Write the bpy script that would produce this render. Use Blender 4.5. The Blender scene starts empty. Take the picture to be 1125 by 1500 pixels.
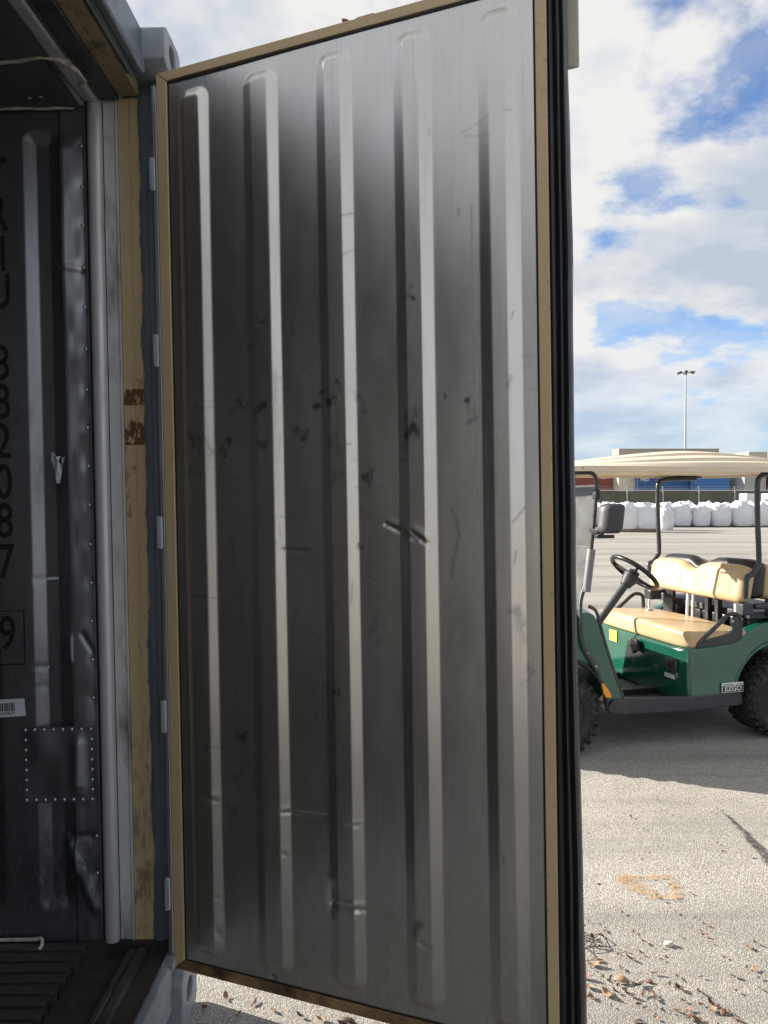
import bpy, bmesh, math, random
import numpy as np
from mathutils import Vector, Matrix, Euler
from mathutils import noise as mnoise

random.seed(7)
R = math.radians
S = bpy.context.scene
COL = S.collection

# ------------------------------------------------------------------ camera
H = 1.53
cam_d = bpy.data.cameras.new('camera')
cam = bpy.data.objects.new('camera', cam_d)
COL.objects.link(cam)
cam.location = (0, 0, H)
cam.rotation_euler = (R(90) - math.atan(15 / 1040), 0, 0)
cam_d.sensor_fit = 'VERTICAL'
cam_d.sensor_height = 36.0
cam_d.lens = 36.0 * 1040 / 1500
cam_d.clip_start = 0.05
cam_d.clip_end = 6000
S.camera = cam

# ------------------------------------------------------------------ light
SUN_AZ = Vector((-0.925, 0.38, 0))
SUN_EL = R(23.5)
to_sun = Vector((SUN_AZ.x * math.cos(SUN_EL), SUN_AZ.y * math.cos(SUN_EL), math.sin(SUN_EL)))
sd = bpy.data.lights.new('sun', 'SUN')
sd.energy = 5.0
sd.angle = R(0.5)
sd.color = (1.0, 0.925, 0.82)
sun = bpy.data.objects.new('sun', sd)
COL.objects.link(sun)
sun.rotation_euler = to_sun.to_track_quat('Z', 'Y').to_euler()
sun.location = (-20, 24, 60)

W = bpy.data.worlds.new('World')
S.world = W
W.use_nodes = True


def build_world():
    nt = W.node_tree
    nt.nodes.clear()
    N, L = nt.nodes.new, nt.links.new
    out = N('ShaderNodeOutputWorld')
    bg = N('ShaderNodeBackground')
    bg.inputs['Strength'].default_value = 0.06
    L(bg.outputs[0], out.inputs[0])
    sky = N('ShaderNodeTexSky')
    sky.sky_type = 'NISHITA'
    sky.sun_disc = False
    sky.sun_elevation = SUN_EL
    sky.sun_rotation = math.atan2(SUN_AZ.x, SUN_AZ.y) % (2 * math.pi)
    sky.air_density = 1.0
    sky.dust_density = 0.35
    sky.ozone_density = 1.6
    tc = N('ShaderNodeTexCoord')
    sep = N('ShaderNodeSeparateXYZ')
    L(tc.outputs['Generated'], sep.inputs[0])

    def math_(op, a, b=None, clamp=False):
        n = N('ShaderNodeMath')
        n.operation = op
        n.use_clamp = clamp
        for i, v in enumerate((a, b)):
            if v is None:
                continue
            if isinstance(v, (int, float)):
                n.inputs[i].default_value = v
            else:
                L(v, n.inputs[i])
        return n.outputs[0]
    z = math_('ADD', math_('MAXIMUM', sep.outputs[2], 0.0), 0.26)
    px = math_('DIVIDE', sep.outputs[0], z)
    py = math_('DIVIDE', sep.outputs[1], z)
    comb = N('ShaderNodeCombineXYZ')
    L(px, comb.inputs[0])
    L(py, comb.inputs[1])

    def cloud_noise(dx, dy, scale, detail, rough, dist=0.0):
        m = N('ShaderNodeMapping')
        m.inputs['Location'].default_value = (dx, dy, 3.7)
        L(comb.outputs[0], m.inputs['Vector'])
        n = N('ShaderNodeTexNoise')
        n.inputs['Scale'].default_value = scale
        n.inputs['Detail'].default_value = detail
        n.inputs['Roughness'].default_value = rough
        n.inputs['Distortion'].default_value = dist
        L(m.outputs[0], n.inputs['Vector'])
        return n.outputs[0]
    ox, oy = 13.3, 14.25
    n1 = cloud_noise(ox, oy, 3.0, 10, 0.56, 0.12)
    # the same field a step towards the sun: thick there means shade here
    n2 = cloud_noise(ox + 0.10, oy - 0.04, 3.0, 7, 0.54, 0.12)
    n3 = cloud_noise(ox + 5.3, oy + 2.1, 3.4, 8, 0.6, 0.3)
    cov = N('ShaderNodeMapRange')
    cov.interpolation_type = 'SMOOTHSTEP'
    cov.inputs['From Min'].default_value = 0.345
    cov.inputs['From Max'].default_value = 0.48
    L(n1, cov.inputs['Value'])
    thin = N('ShaderNodeMapRange')
    thin.inputs['From Min'].default_value = 0.36
    thin.inputs['From Max'].default_value = 0.68
    thin.inputs['To Max'].default_value = 0.6
    L(n3, thin.inputs['Value'])
    c = math_('MAXIMUM', cov.outputs[0], thin.outputs[0], True)
    lit = N('ShaderNodeMapRange')
    lit.inputs['From Min'].default_value = 0.44
    lit.inputs['From Max'].default_value = 0.64
    L(n2, lit.inputs['Value'])
    tone = N('ShaderNodeMix')
    tone.data_type = 'RGBA'
    tone.inputs[6].default_value = (5.5, 5.45, 5.35, 1)
    tone.inputs[7].default_value = (3.3, 3.75, 4.4, 1)
    L(lit.outputs[0], tone.inputs[0])
    # low, distant sky: clouds thin into the blue-grey band above the horizon
    fade = N('ShaderNodeMapRange')
    fade.inputs['From Min'].default_value = 0.03
    fade.inputs['From Max'].default_value = 0.20
    fade.inputs['To Min'].default_value = 0.38
    L(sep.outputs[2], fade.inputs['Value'])
    c2 = math_('MULTIPLY', c, fade.outputs[0])
    mix = N('ShaderNodeMix')
    mix.data_type = 'RGBA'
    L(c2, mix.inputs[0])
    deep = N('ShaderNodeMix')
    deep.data_type = 'RGBA'
    deep.blend_type = 'MULTIPLY'
    deep.inputs[0].default_value = 1.0
    deep.inputs[7].default_value = (1.0, 1.10, 1.32, 1)
    L(sky.outputs[0], deep.inputs[6])
    L(tone.outputs[2], mix.inputs[7])
    low = N('ShaderNodeMapRange')
    low.inputs['From Min'].default_value = 0.02
    low.inputs['From Max'].default_value = 0.16
    low.inputs['To Min'].default_value = 0.85
    low.inputs['To Max'].default_value = 0.0
    L(sep.outputs[2], low.inputs['Value'])
    air = N('ShaderNodeMix')
    air.data_type = 'RGBA'
    air.inputs[7].default_value = (2.45, 3.5, 4.75, 1)
    L(low.outputs[0], air.inputs[0])
    L(deep.outputs[2], air.inputs[6])
    L(air.outputs[2], mix.inputs[6])
    L(mix.outputs[2], bg.inputs['Color'])


build_world()

S.view_settings.view_transform = 'Standard'
S.view_settings.look = 'None'
S.view_settings.gamma = 1.0
S.view_settings.exposure = 1.42
S.view_settings.use_curve_mapping = False
S.cycles.use_denoising = True
S.cycles.max_bounces = 8
S.cycles.glossy_bounces = 5
S.cycles.transparent_max_bounces = 12
S.cycles.caustics_reflective = False
S.cycles.caustics_refractive = False
S.cycles.sample_clamp_indirect = 6.0


# ------------------------------------------------------------------ mesh helpers
class MB:
    """collects simple shapes and links them as one mesh object"""

    def __init__(self):
        self.v, self.f = [], []

    def add(self, verts, faces, m=None):
        o = len(self.v)
        if m is not None:
            verts = [m @ Vector(p) for p in verts]
        self.v += [tuple(p) for p in verts]
        self.f += [tuple(i + o for i in f) for f in faces]
        return self

    def box(self, x0, x1, y0, y1, z0, z1, m=None):
        v = [(x, y, z) for x in (x0, x1) for y in (y0, y1) for z in (z0, z1)]
        f = [(0, 1, 3, 2), (4, 6, 7, 5), (0, 4, 5, 1), (2, 3, 7, 6), (0, 2, 6, 4), (1, 5, 7, 3)]
        return self.add(v, f, m)

    def prism(self, pts, a0, a1, axis='y', m=None):
        """polygon pts in the two other axes, extruded along axis"""
        n = len(pts)

        def P(p, a):
            return (p[0], a, p[1]) if axis == 'y' else ((p[0], p[1], a) if axis == 'z' else (a, p[0], p[1]))
        v = [P(p, a0) for p in pts] + [P(p, a1) for p in pts]
        f = [(i, (i + 1) % n, n + (i + 1) % n, n + i) for i in range(n)]
        f += [tuple(range(n))[::-1], tuple(range(n, 2 * n))]
        return self.add(v, f, m)

    def tube(self, path, r, seg=10, m=None, smooth=0, cap=True):
        P = [Vector(p) for p in path]
        if smooth:
            Q = []
            for i in range(len(P) - 1):
                p0, p1, p2, p3 = P[max(i - 1, 0)], P[i], P[i + 1], P[min(i + 2, len(P) - 1)]
                for k in range(smooth):
                    t = k / smooth
                    Q.append(0.5 * ((2 * p1) + (p2 - p0) * t + (2 * p0 - 5 * p1 + 4 * p2 - p3) * t * t
                                    + (3 * p1 - p0 - 3 * p2 + p3) * t ** 3))
            Q.append(P[-1])
            P = Q
        rs = r if isinstance(r, (list, tuple)) else None
        up = Vector((0, 0, 1))
        d0 = (P[1] - P[0]).normalized()
        if abs(d0.dot(up)) > 0.9:
            up = Vector((1, 0, 0))
        nrm = (up - d0 * up.dot(d0)).normalized()
        v, f = [], []
        n = len(P)
        for i in range(n):
            d = (P[min(i + 1, n - 1)] - P[max(i - 1, 0)]).normalized()
            nrm = (nrm - d * nrm.dot(d)).normalized()
            b = d.cross(nrm)
            rr = r if rs is None else rs[min(int(i * len(rs) / n), len(rs) - 1)]
            for k in range(seg):
                a = 2 * math.pi * k / seg
                v.append(P[i] + (nrm * math.cos(a) + b * math.sin(a)) * rr)
        for i in range(n - 1):
            for k in range(seg):
                k2 = (k + 1) % seg
                f.append((i * seg + k, i * seg + k2, (i + 1) * seg + k2, (i + 1) * seg + k))
        if cap:
            f.append(tuple(range(seg))[::-1])
            f.append(tuple(range((n - 1) * seg, n * seg)))
        return self.add(v, f, m)

    def lathe(self, prof, seg=40, m=None, closed=True):
        """prof: (r, h) pairs turned about local Y"""
        v, f = [], []
        n = len(prof)
        for k in range(seg):
            a = 2 * math.pi * k / seg
            for r, h in prof:
                v.append((r * math.cos(a), h, r * math.sin(a)))
        for k in range(seg):
            k2 = (k + 1) % seg
            for i in range(n if closed else n - 1):
                j = (i + 1) % n
                f.append((k * n + i, k * n + j, k2 * n + j, k2 * n + i))
        return self.add(v, f, m)

    def grid(self, nx, ny, fn, m=None):
        v = [fn(i / (nx - 1), j / (ny - 1)) for j in range(ny) for i in range(nx)]
        f = [(j * nx + i, j * nx + i + 1, (j + 1) * nx + i + 1, (j + 1) * nx + i)
             for j in range(ny - 1) for i in range(nx - 1)]
        return self.add(v, f, m)

    def dome(self, c, r, n, m=None, seg=8, rings=3):
        """small rivet head at c, bulging along n"""
        q = Vector(n).to_track_quat('Z', 'Y').to_matrix()
        v, f = [], []
        for i in range(rings):
            a = (math.pi / 2) * i / rings
            for k in range(seg):
                t = 2 * math.pi * k / seg
                v.append(Vector(c) + q @ Vector((r * math.cos(a) * math.cos(t), r * math.cos(a) * math.sin(t),
                                                 0.6 * r * math.sin(a))))
        v.append(Vector(c) + q @ Vector((0, 0, 0.6 * r)))
        for i in range(rings - 1):
            for k in range(seg):
                k2 = (k + 1) % seg
                f.append((i * seg + k, i * seg + k2, (i + 1) * seg + k2, (i + 1) * seg + k))
        top = len(v) - 1
        for k in range(seg):
            f.append(((rings - 1) * seg + k, (rings - 1) * seg + (k + 1) % seg, top))
        return self.add(v, f, m)

    def build(self, name, mat, parent=None, smooth=False, bevel=0.0, bseg=2, label=None, angle=40):
        me = bpy.data.meshes.new(name)
        me.from_pydata(self.v, [], self.f)
        me.validate()
        bm = bmesh.new()
        bm.from_mesh(me)
        bmesh.ops.recalc_face_normals(bm, faces=bm.faces)
        bm.to_mesh(me)
        bm.free()
        me.materials.append(mat)
        o = bpy.data.objects.new(name, me)
        COL.objects.link(o)
        if parent is not None:
            o.parent = parent
        if smooth:
            me.shade_smooth()
            if angle:
                me.set_sharp_from_angle(angle=R(angle))
        if bevel:
            md = o.modifiers.new('bevel', 'BEVEL')
            md.width = bevel
            md.segments = bseg
            md.limit_method = 'ANGLE'
            md.angle_limit = R(30)
            md.harden_normals = False
            me.shade_smooth()
            me.set_sharp_from_angle(angle=R(50))
        if label:
            o['label'] = label
        return o


def tag(o, label=None, cat=None, group=None, kind=None):
    if label:
        o['label'] = label
    if cat:
        o['category'] = cat
    if group:
        o['group'] = group
    if kind:
        o['kind'] = kind
    return o


def empty(name, loc=(0, 0, 0), rot=(0, 0, 0), parent=None):
    o = bpy.data.objects.new(name, None)
    o.empty_display_size = 0.1
    COL.objects.link(o)
    o.location = loc
    o.rotation_euler = rot
    if parent is not None:
        o.parent = parent
    return o


def copy_tree(o, parent=None):
    c = o.copy()
    COL.objects.link(c)
    if parent is not None:
        c.parent = parent
    for ch in list(o.children):
        copy_tree(ch, c)
    return c


def text_mesh(name, body, size, mat, parent, extrude=0.001, offset=0.0, align=('CENTER', 'CENTER')):
    """flat lettering as a real mesh"""
    cu = bpy.data.curves.new(name, 'FONT')
    cu.body = body
    cu.size = size
    cu.extrude = extrude
    cu.offset = offset
    cu.align_x, cu.align_y = align
    tmp = bpy.data.objects.new(name + '_tmp', cu)
    COL.objects.link(tmp)
    dg = bpy.context.evaluated_depsgraph_get()
    dg.update()
    me = bpy.data.meshes.new_from_object(tmp.evaluated_get(dg))
    bpy.data.objects.remove(tmp)
    bpy.data.curves.remove(cu)
    me.name = name
    me.materials.clear()
    me.materials.append(mat)
    o = bpy.data.objects.new(name, me)
    COL.objects.link(o)
    o.parent = parent
    return o


# ------------------------------------------------------------------ materials
class NT:
    def __init__(self, name):
        self.m = bpy.data.materials.new(name)
        self.m.use_nodes = True
        self.t = self.m.node_tree
        self.t.nodes.clear()
        self.out = self.n('ShaderNodeOutputMaterial')
        self.tc = self.n('ShaderNodeTexCoord')

    def n(self, k, **kw):
        x = self.t.nodes.new(k)
        for a, b in kw.items():
            setattr(x, a, b)
        return x

    def l(self, a, b):
        self.t.links.new(a, b)

    def put(self, sock, v):
        if hasattr(v, 'links'):
            self.l(v, sock)
        elif isinstance(v, tuple) and len(v) == 3 and sock.type == 'RGBA':
            sock.default_value = (*v, 1)
        else:
            sock.default_value = v

    def math(self, op, a, b=0.0, clamp=False):
        x = self.n('ShaderNodeMath', operation=op, use_clamp=clamp)
        self.put(x.inputs[0], a)
        self.put(x.inputs[1], b)
        return x.outputs[0]

    def co(self, scale=(1, 1, 1), loc=(0, 0, 0), kind='Object'):
        x = self.n('ShaderNodeMapping')
        x.inputs['Scale'].default_value = scale
        x.inputs['Location'].default_value = loc
        self.l(self.tc.outputs[kind], x.inputs['Vector'])
        return x.outputs[0]

    def noise(self, scale, detail=4, rough=0.55, vec=None, dist=0.0):
        x = self.n('ShaderNodeTexNoise')
        x.inputs['Scale'].default_value = scale
        x.inputs['Detail'].default_value = detail
        x.inputs['Roughness'].default_value = rough
        x.inputs['Distortion'].default_value = dist
        self.l(vec if vec is not None else self.tc.outputs['Object'], x.inputs['Vector'])
        return x.outputs[0]

    def ramp(self, v, a, b, t0=0.0, t1=1.0, smooth=False):
        x = self.n('ShaderNodeMapRange')
        if smooth:
            x.interpolation_type = 'SMOOTHSTEP'
        self.put(x.inputs['Value'], v)
        for k, q in (('From Min', a), ('From Max', b), ('To Min', t0), ('To Max', t1)):
            x.inputs[k].default_value = q
        return x.outputs[0]

    def mix(self, f, a, b, mode='MIX'):
        x = self.n('ShaderNodeMix', data_type='RGBA', blend_type=mode)
        self.put(x.inputs[0], f)
        self.put(x.inputs[6], a)
        self.put(x.inputs[7], b)
        return x.outputs[2]

    def bump(self, h, strength=0.3, dist=0.002, normal=None):
        x = self.n('ShaderNodeBump')
        x.inputs['Strength'].default_value = strength
        x.inputs['Distance'].default_value = dist
        self.l(h, x.inputs['Height'])
        if normal is not None:
            self.l(normal, x.inputs['Normal'])
        return x.outputs[0]

    def bsdf(self, **kw):
        x = self.n('ShaderNodeBsdfPrincipled')
        for k, v in kw.items():
            self.put(x.inputs[k.replace('_', ' ')], v)
        self.l(x.outputs[0], self.out.inputs['Surface'])
        return x


def pbr(name, col, rough=0.5, metal=0.0, vary=0.18, vscale=5.0, bump=0.0, bscale=60.0, dirt=None, coat=0.0,
        rvary=0.12, stretch=(1, 1, 1)):
    t = NT(name)
    v = t.co(stretch)
    n = t.noise(vscale, 6, 0.6, v)
    dark = tuple(c * (1 - vary) for c in col)
    lite = tuple(min(c * (1 + vary * 0.6), 0.95) for c in col)
    c = t.mix(t.ramp(n, 0.3, 0.7), dark, lite)
    rr = t.ramp(t.noise(vscale * 3, 5, 0.6, v), 0.3, 0.7, max(rough - rvary, 0.03), min(rough + rvary, 1))
    if dirt:
        dc, amt, ds = dirt
        d = t.ramp(t.noise(ds, 8, 0.68, v), 0.62 - 0.25 * amt, 0.74 - 0.1 * amt, 0, min(1, 0.5 + amt))
        c = t.mix(d, c, dc)
        rr = t.math('ADD', rr, t.math('MULTIPLY', d, 0.2))
    kw = dict(Base_Color=c, Roughness=rr, Metallic=metal)
    if bump:
        kw['Normal'] = t.bump(t.noise(bscale, 5, 0.6), bump, 0.003)
    b = t.bsdf(**kw)
    if coat:
        b.inputs['Coat Weight'].default_value = coat
        b.inputs['Coat Roughness'].default_value = 0.06
    return t.m


def steel_material(name, base=(0.55, 0.54, 0.52), rough=0.36, grime=0.25):
    """worn stainless sheet; the 'scuff' attribute holds rubbed-in dirt marks"""
    t = NT(name)
    at = t.n('ShaderNodeAttribute', attribute_name='scuff')
    sc = t.math('MULTIPLY', at.outputs['Fac'], t.ramp(t.noise(55, 6, 0.7, t.co((1, 1, 0.45))), 0.28, 0.52), True)
    film = t.ramp(t.noise(3.2, 7, 0.62, t.co((1.6, 1.6, 0.55))), 0.35, 0.75)
    spots = t.ramp(t.noise(26, 8, 0.72), 0.62, 0.78)
    hair = t.ramp(t.noise(9, 5, 0.6, t.co((16, 16, 0.25))), 0.55, 0.8)
    d = t.math('ADD', t.math('MULTIPLY', film, grime), t.math('MULTIPLY', spots, 0.35), True)
    c = t.mix(d, base, tuple(x * 0.62 for x in base))
    c = t.mix(t.math('MULTIPLY', hair, 0.42), c, tuple(x * 0.6 for x in base))
    c = t.mix(t.math('MULTIPLY', sc, 0.96), c, (0.03, 0.03, 0.034))
    rr = t.math('ADD', t.math('ADD', t.ramp(film, 0, 1, rough - 0.04, rough + 0.07), t.ramp(t.noise(14, 6, 0.7, t.co((1.5, 1.5, 0.3))), 0.3, 0.7, -0.03, 0.03)), t.math('MULTIPLY', sc, 0.25))
    n = t.bump(t.noise(3.0, 3, 0.5, t.co((1, 1, 0.6))), 0.07, 0.02)
    n = t.bump(t.noise(120, 3, 0.6, t.co((1, 1, 0.2))), 0.05, 0.001, n)
    t.bsdf(Base_Color=c, Metallic=0.93, Roughness=rr, Normal=n)
    return t.m


MAT = {}
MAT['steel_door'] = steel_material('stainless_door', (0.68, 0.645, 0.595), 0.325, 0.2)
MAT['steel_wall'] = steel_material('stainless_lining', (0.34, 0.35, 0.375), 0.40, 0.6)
MAT['steel_near'] = pbr('pale_bounce_lining', (0.72, 0.71, 0.68), 0.5, 0.6, 0.12, 3, 0.05, 30)  # unseen near wall, made paler to brighten the reflections in the door
MAT['tan'] = pbr('tan_frame_paint', (0.56, 0.42, 0.245), 0.55, 0, 0.05, 3, 0.08, 50, ((0.12, 0.085, 0.06), 0.08, 34))
MAT['tan_shaded'] = pbr('shaded_tan_paint', (0.36, 0.28, 0.18), 0.55, 0, 0.2, 4, 0.15, 50, ((0.08, 0.06, 0.045), 0.35, 9))  # the header's shade is put into this darker tan, with grime patches over it
MAT['plate_beige'] = pbr('beige_plate_paint', (0.46, 0.43, 0.36), 0.5, 0, 0.1, 5, 0.1, 50, ((0.1, 0.06, 0.04), 0.12, 12))
MAT['tan_rust'] = pbr('rusted_tan_paint', (0.30, 0.19, 0.085), 0.7, 0, 0.35, 7, 0.4, 60, ((0.06, 0.028, 0.015), 0.75, 9))
MAT['blue_grey'] = pbr('blue_grey_frame_paint', (0.135, 0.165, 0.20), 0.42, 0, 0.2, 4, 0.08, 40, ((0.05, 0.04, 0.035), 0.1, 12))
MAT['pale_grey'] = pbr('pale_grey_paint', (0.36, 0.38, 0.39), 0.5, 0, 0.15, 5, 0.1, 50, ((0.09, 0.055, 0.035), 0.22, 9))
MAT['cast_grey'] = pbr('casting_paint', (0.24, 0.27, 0.30), 0.5, 0, 0.16, 9, 0.25, 60, ((0.10, 0.05, 0.03), 0.16, 12))
MAT['bead'] = pbr('satin_metal_trim', (0.60, 0.60, 0.62), 0.4, 0.35, 0.14, 4, 0.04, 30, ((0.22, 0.2, 0.19), 0.2, 10), stretch=(1, 1, 0.4))
MAT['white_strip'] = pbr('grimy_white_strip', (0.66, 0.66, 0.65), 0.45, 0.0, 0.2, 6, 0.1, 40, ((0.13, 0.115, 0.09), 0.45, 6), stretch=(1, 1, 0.35))
MAT['dark_metal'] = pbr('dark_grimy_metal', (0.09, 0.09, 0.095), 0.5, 0.6, 0.3, 8, 0.2, 40, ((0.05, 0.035, 0.025), 0.4, 9))
MAT['gutter'] = pbr('dirty_gutter', (0.05, 0.045, 0.04), 0.75, 0.2, 0.4, 12, 0.6, 50, ((0.09, 0.06, 0.04), 0.4, 14))
MAT['floor_alu'] = pbr('worn_aluminium_floor', (0.20, 0.20, 0.20), 0.45, 0.8, 0.3, 10, 0.15, 50, ((0.06, 0.055, 0.05), 0.5, 8))
MAT['foam'] = pbr('sealant_bead', (0.55, 0.53, 0.48), 0.8, 0, 0.3, 18, 0.7, 40, ((0.16, 0.13, 0.1), 0.3, 30))
MAT['rubber'] = pbr('door_gasket_rubber', (0.016, 0.017, 0.021), 0.42, 0, 0.25, 6, 0.1, 50, ((0.06, 0.06, 0.06), 0.1, 12))
MAT['black_gap'] = pbr('black_sealant', (0.012, 0.012, 0.012), 0.7)
MAT['rust'] = pbr('rusted_iron', (0.16, 0.065, 0.03), 0.8, 0.1, 0.5, 20, 0.6, 70, ((0.03, 0.015, 0.01), 0.5, 20))
MAT['galv'] = pbr('galvanised_pin', (0.52, 0.54, 0.56), 0.38, 0.8, 0.15, 8)
MAT['pin_paint'] = pbr('greased_pin', (0.20, 0.22, 0.24), 0.4, 0.3, 0.2, 8)
MAT['lug_paint'] = pbr('pale_blue_lug_paint', (0.44, 0.49, 0.54), 0.45, 0, 0.12, 8)
MAT['ink'] = pbr('black_lettering', (0.008, 0.008, 0.009), 0.6)
MAT['shell'] = pbr('white_shell_paint', (0.55, 0.56, 0.56), 0.45, 0, 0.12, 3, 0.05, 20, ((0.2, 0.16, 0.12), 0.2, 5))
MAT['roof_panel'] = pbr('ceiling_panel', (0.15, 0.155, 0.165), 0.42, 0.5, 0.2, 4)
MAT['label_white'] = pbr('label_paper', (0.62, 0.64, 0.72), 0.55, 0, 0.08, 20)
MAT['torn_paper'] = pbr('torn_sticker', (0.62, 0.66, 0.68), 0.6, 0, 0.25, 30, 0.3, 60)


def jamb_material():
    """tan door-seal face roughly overpainted blue-grey beyond a wandering edge (object x)"""
    t = NT('jamb_paint')
    sep = t.n('ShaderNodeSeparateXYZ')
    t.l(t.tc.outputs['Object'], sep.inputs[0])
    wob = t.math('MULTIPLY', t.math('SUBTRACT', t.noise(3.6, 6, 0.66, t.co((0.4, 0.4, 1.3))), 0.5), 0.058)
    wob2 = t.math('MULTIPLY', t.math('SUBTRACT', t.noise(30, 4, 0.6, t.co((1, 1, 0.6))), 0.5), 0.012)
    x = t.math('ADD', t.math('ADD', sep.outputs[0], wob), wob2)
    m = t.ramp(x, -0.0235, -0.0215)
    tanc = t.mix(t.ramp(t.noise(5, 6, 0.65, t.co((1, 1, 0.4))), 0.3, 0.7), (0.50, 0.375, 0.215), (0.57, 0.435, 0.26))
    chips = t.ramp(t.noise(20, 8, 0.75, t.co((1, 1, 0.5))), 0.585, 0.64)
    # two brown torn-tape patches and heavier wear low down
    low = t.ramp(sep.outputs[2], 0.3, 1.1, 0.75, 0.0)
    worn = t.ramp(t.noise(16, 7, 0.7, t.co((1.4, 1, 0.55))), 0.5, 0.62)
    tanc = t.mix(t.math('MULTIPLY', worn, low), tanc, (0.10, 0.065, 0.035))
    tanc = t.mix(t.math('MULTIPLY', chips, 0.7), tanc, (0.13, 0.085, 0.045))
    for z0, z1 in ((1.735, 1.818), (1.855, 1.905)):
        band = t.math('MULTIPLY', t.math('GREATER_THAN', sep.outputs[2], z0), t.math('LESS_THAN', sep.outputs[2], z1))
        torn = t.ramp(t.noise(45, 5, 0.65, t.co((1, 1, 0.5), (0, 0, z0))), 0.44, 0.5)
        tanc = t.mix(t.math('MULTIPLY', band, torn), tanc, (0.115, 0.058, 0.02))
    bl = t.mix(t.ramp(t.noise(4, 6, 0.6, t.co((3, 3, 0.4))), 0.3, 0.7), (0.115, 0.14, 0.165), (0.165, 0.19, 0.215))
    c = t.mix(m, tanc, bl)
    t.bsdf(Base_Color=c, Roughness=t.ramp(m, 0, 1, 0.62, 0.42), Normal=t.bump(t.noise(60, 4, 0.6), 0.15, 0.002))
    return t.m


MAT['jamb'] = jamb_material()
# ------------------------------------------------------------------ the yard
ALPHA = 0.0166          # the yard falls gently under the container, which leans with it


def asphalt_material():
    t = NT('sun_bleached_asphalt')
    P = t.tc.outputs['Object']
    vor = t.n('ShaderNodeTexVoronoi')
    vor.inputs['Scale'].default_value = 185
    t.l(P, vor.inputs['Vector'])
    vsep = t.n('ShaderNodeSeparateColor')
    t.l(vor.outputs['Color'], vsep.inputs[0])
    fine = t.noise(320, 4, 0.7)
    mid = t.noise(60, 7, 0.72)
    big = t.noise(0.9, 7, 0.62)
    huge = t.noise(0.13, 6, 0.6)
    streak = t.noise(0.5, 8, 0.66, t.co((0.10, 1.5, 1)))
    stone = t.ramp(vsep.outputs[0], 0.0, 1.0)
    c = t.mix(stone, (0.375, 0.357, 0.325), (0.60, 0.578, 0.53))
    # binder showing between the stones
    gap = t.ramp(t.math('ADD', vor.outputs['Distance'], t.math('MULTIPLY', fine, 0.5)), 0.58, 0.86)
    c = t.mix(t.math('MULTIPLY', gap, 0.7), c, (0.15, 0.137, 0.118))
    c = t.mix(t.ramp(mid, 0.54, 0.72, 0, 0.5), c, (0.17, 0.155, 0.13))
    c = t.mix(t.ramp(t.noise(7, 6, 0.65), 0.52, 0.7, 0, 0.32), c, (0.19, 0.175, 0.15))
    c = t.mix(t.ramp(big, 0.52, 0.74, 0, 0.32), c, (0.20, 0.19, 0.175))
    c = t.mix(t.ramp(huge, 0.5, 0.72, 0, 0.2), c, (0.23, 0.215, 0.195))
    c = t.mix(t.ramp(streak, 0.48, 0.62, 0, 0.7), c, (0.16, 0.15, 0.14))
    c = t.mix(t.ramp(t.noise(120, 2, 0.5), 0.69, 0.73, 0, 0.85), c, (0.055, 0.045, 0.035))
    h = t.math('ADD', t.math('MULTIPLY', t.ramp(vor.outputs['Distance'], 0, 0.7, 1, 0), 0.6), t.math('MULTIPLY', fine, 0.5))
    h = t.math('ADD', h, t.math('MULTIPLY', mid, 0.9))
    t.bsdf(Base_Color=c, Roughness=0.88, Normal=t.bump(h, 0.6, 0.005), Specular_IOR_Level=0.3)
    return t.m


MAT['asphalt'] = asphalt_material()


def ground_z(x):
    if x > 1.2:
        return 0.0
    return math.tan(ALPHA) * (max(x, -7.4) - 1.2)


def make_ground():
    xs = [-4000, -900, -200, -60, -20, -7.4, -4, -2, -0.615, 0, 1, 1.2, 2, 3, 5, 9, 20, 60, 200, 900, 4000]
    ys = [-4000, -900, -200, -60, -20, -8, -4, -2, 0, 2, 4, 6, 10, 20, 40, 80, 160, 400, 1200, 5000]
    g = MB()
    g.add([(x, y, ground_z(x)) for y in ys for x in xs],
          [(j * len(xs) + i, j * len(xs) + i + 1, (j + 1) * len(xs) + i + 1, (j + 1) * len(xs) + i)
           for j in range(len(ys) - 1) for i in range(len(xs) - 1)])
    return tag(g.build('ground', MAT['asphalt']), kind='structure')


make_ground()


def speckle_decal(name, col, cut0, cut1, scale=70, rough=0.85):
    """worn paint or tar left in patches on the stones"""
    t = NT(name)
    n = t.math('ADD', t.math('MULTIPLY', t.noise(scale, 5, 0.7), 0.65), t.math('MULTIPLY', t.noise(scale * 0.12, 4, 0.6), 0.35))
    a = t.ramp(n, cut0, cut1)
    at = t.n('ShaderNodeAttribute', attribute_name='edge')
    a = t.math('MULTIPLY', a, at.outputs['Fac'], True)
    c = t.mix(t.noise(40, 4, 0.6), tuple(x * 0.75 for x in col), tuple(min(x * 1.2, 0.9) for x in col))
    t.bsdf(Base_Color=c, Roughness=rough, Alpha=a, Normal=t.bump(t.noise(180, 4, 0.7), 0.5, 0.004))
    return t.m


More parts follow.
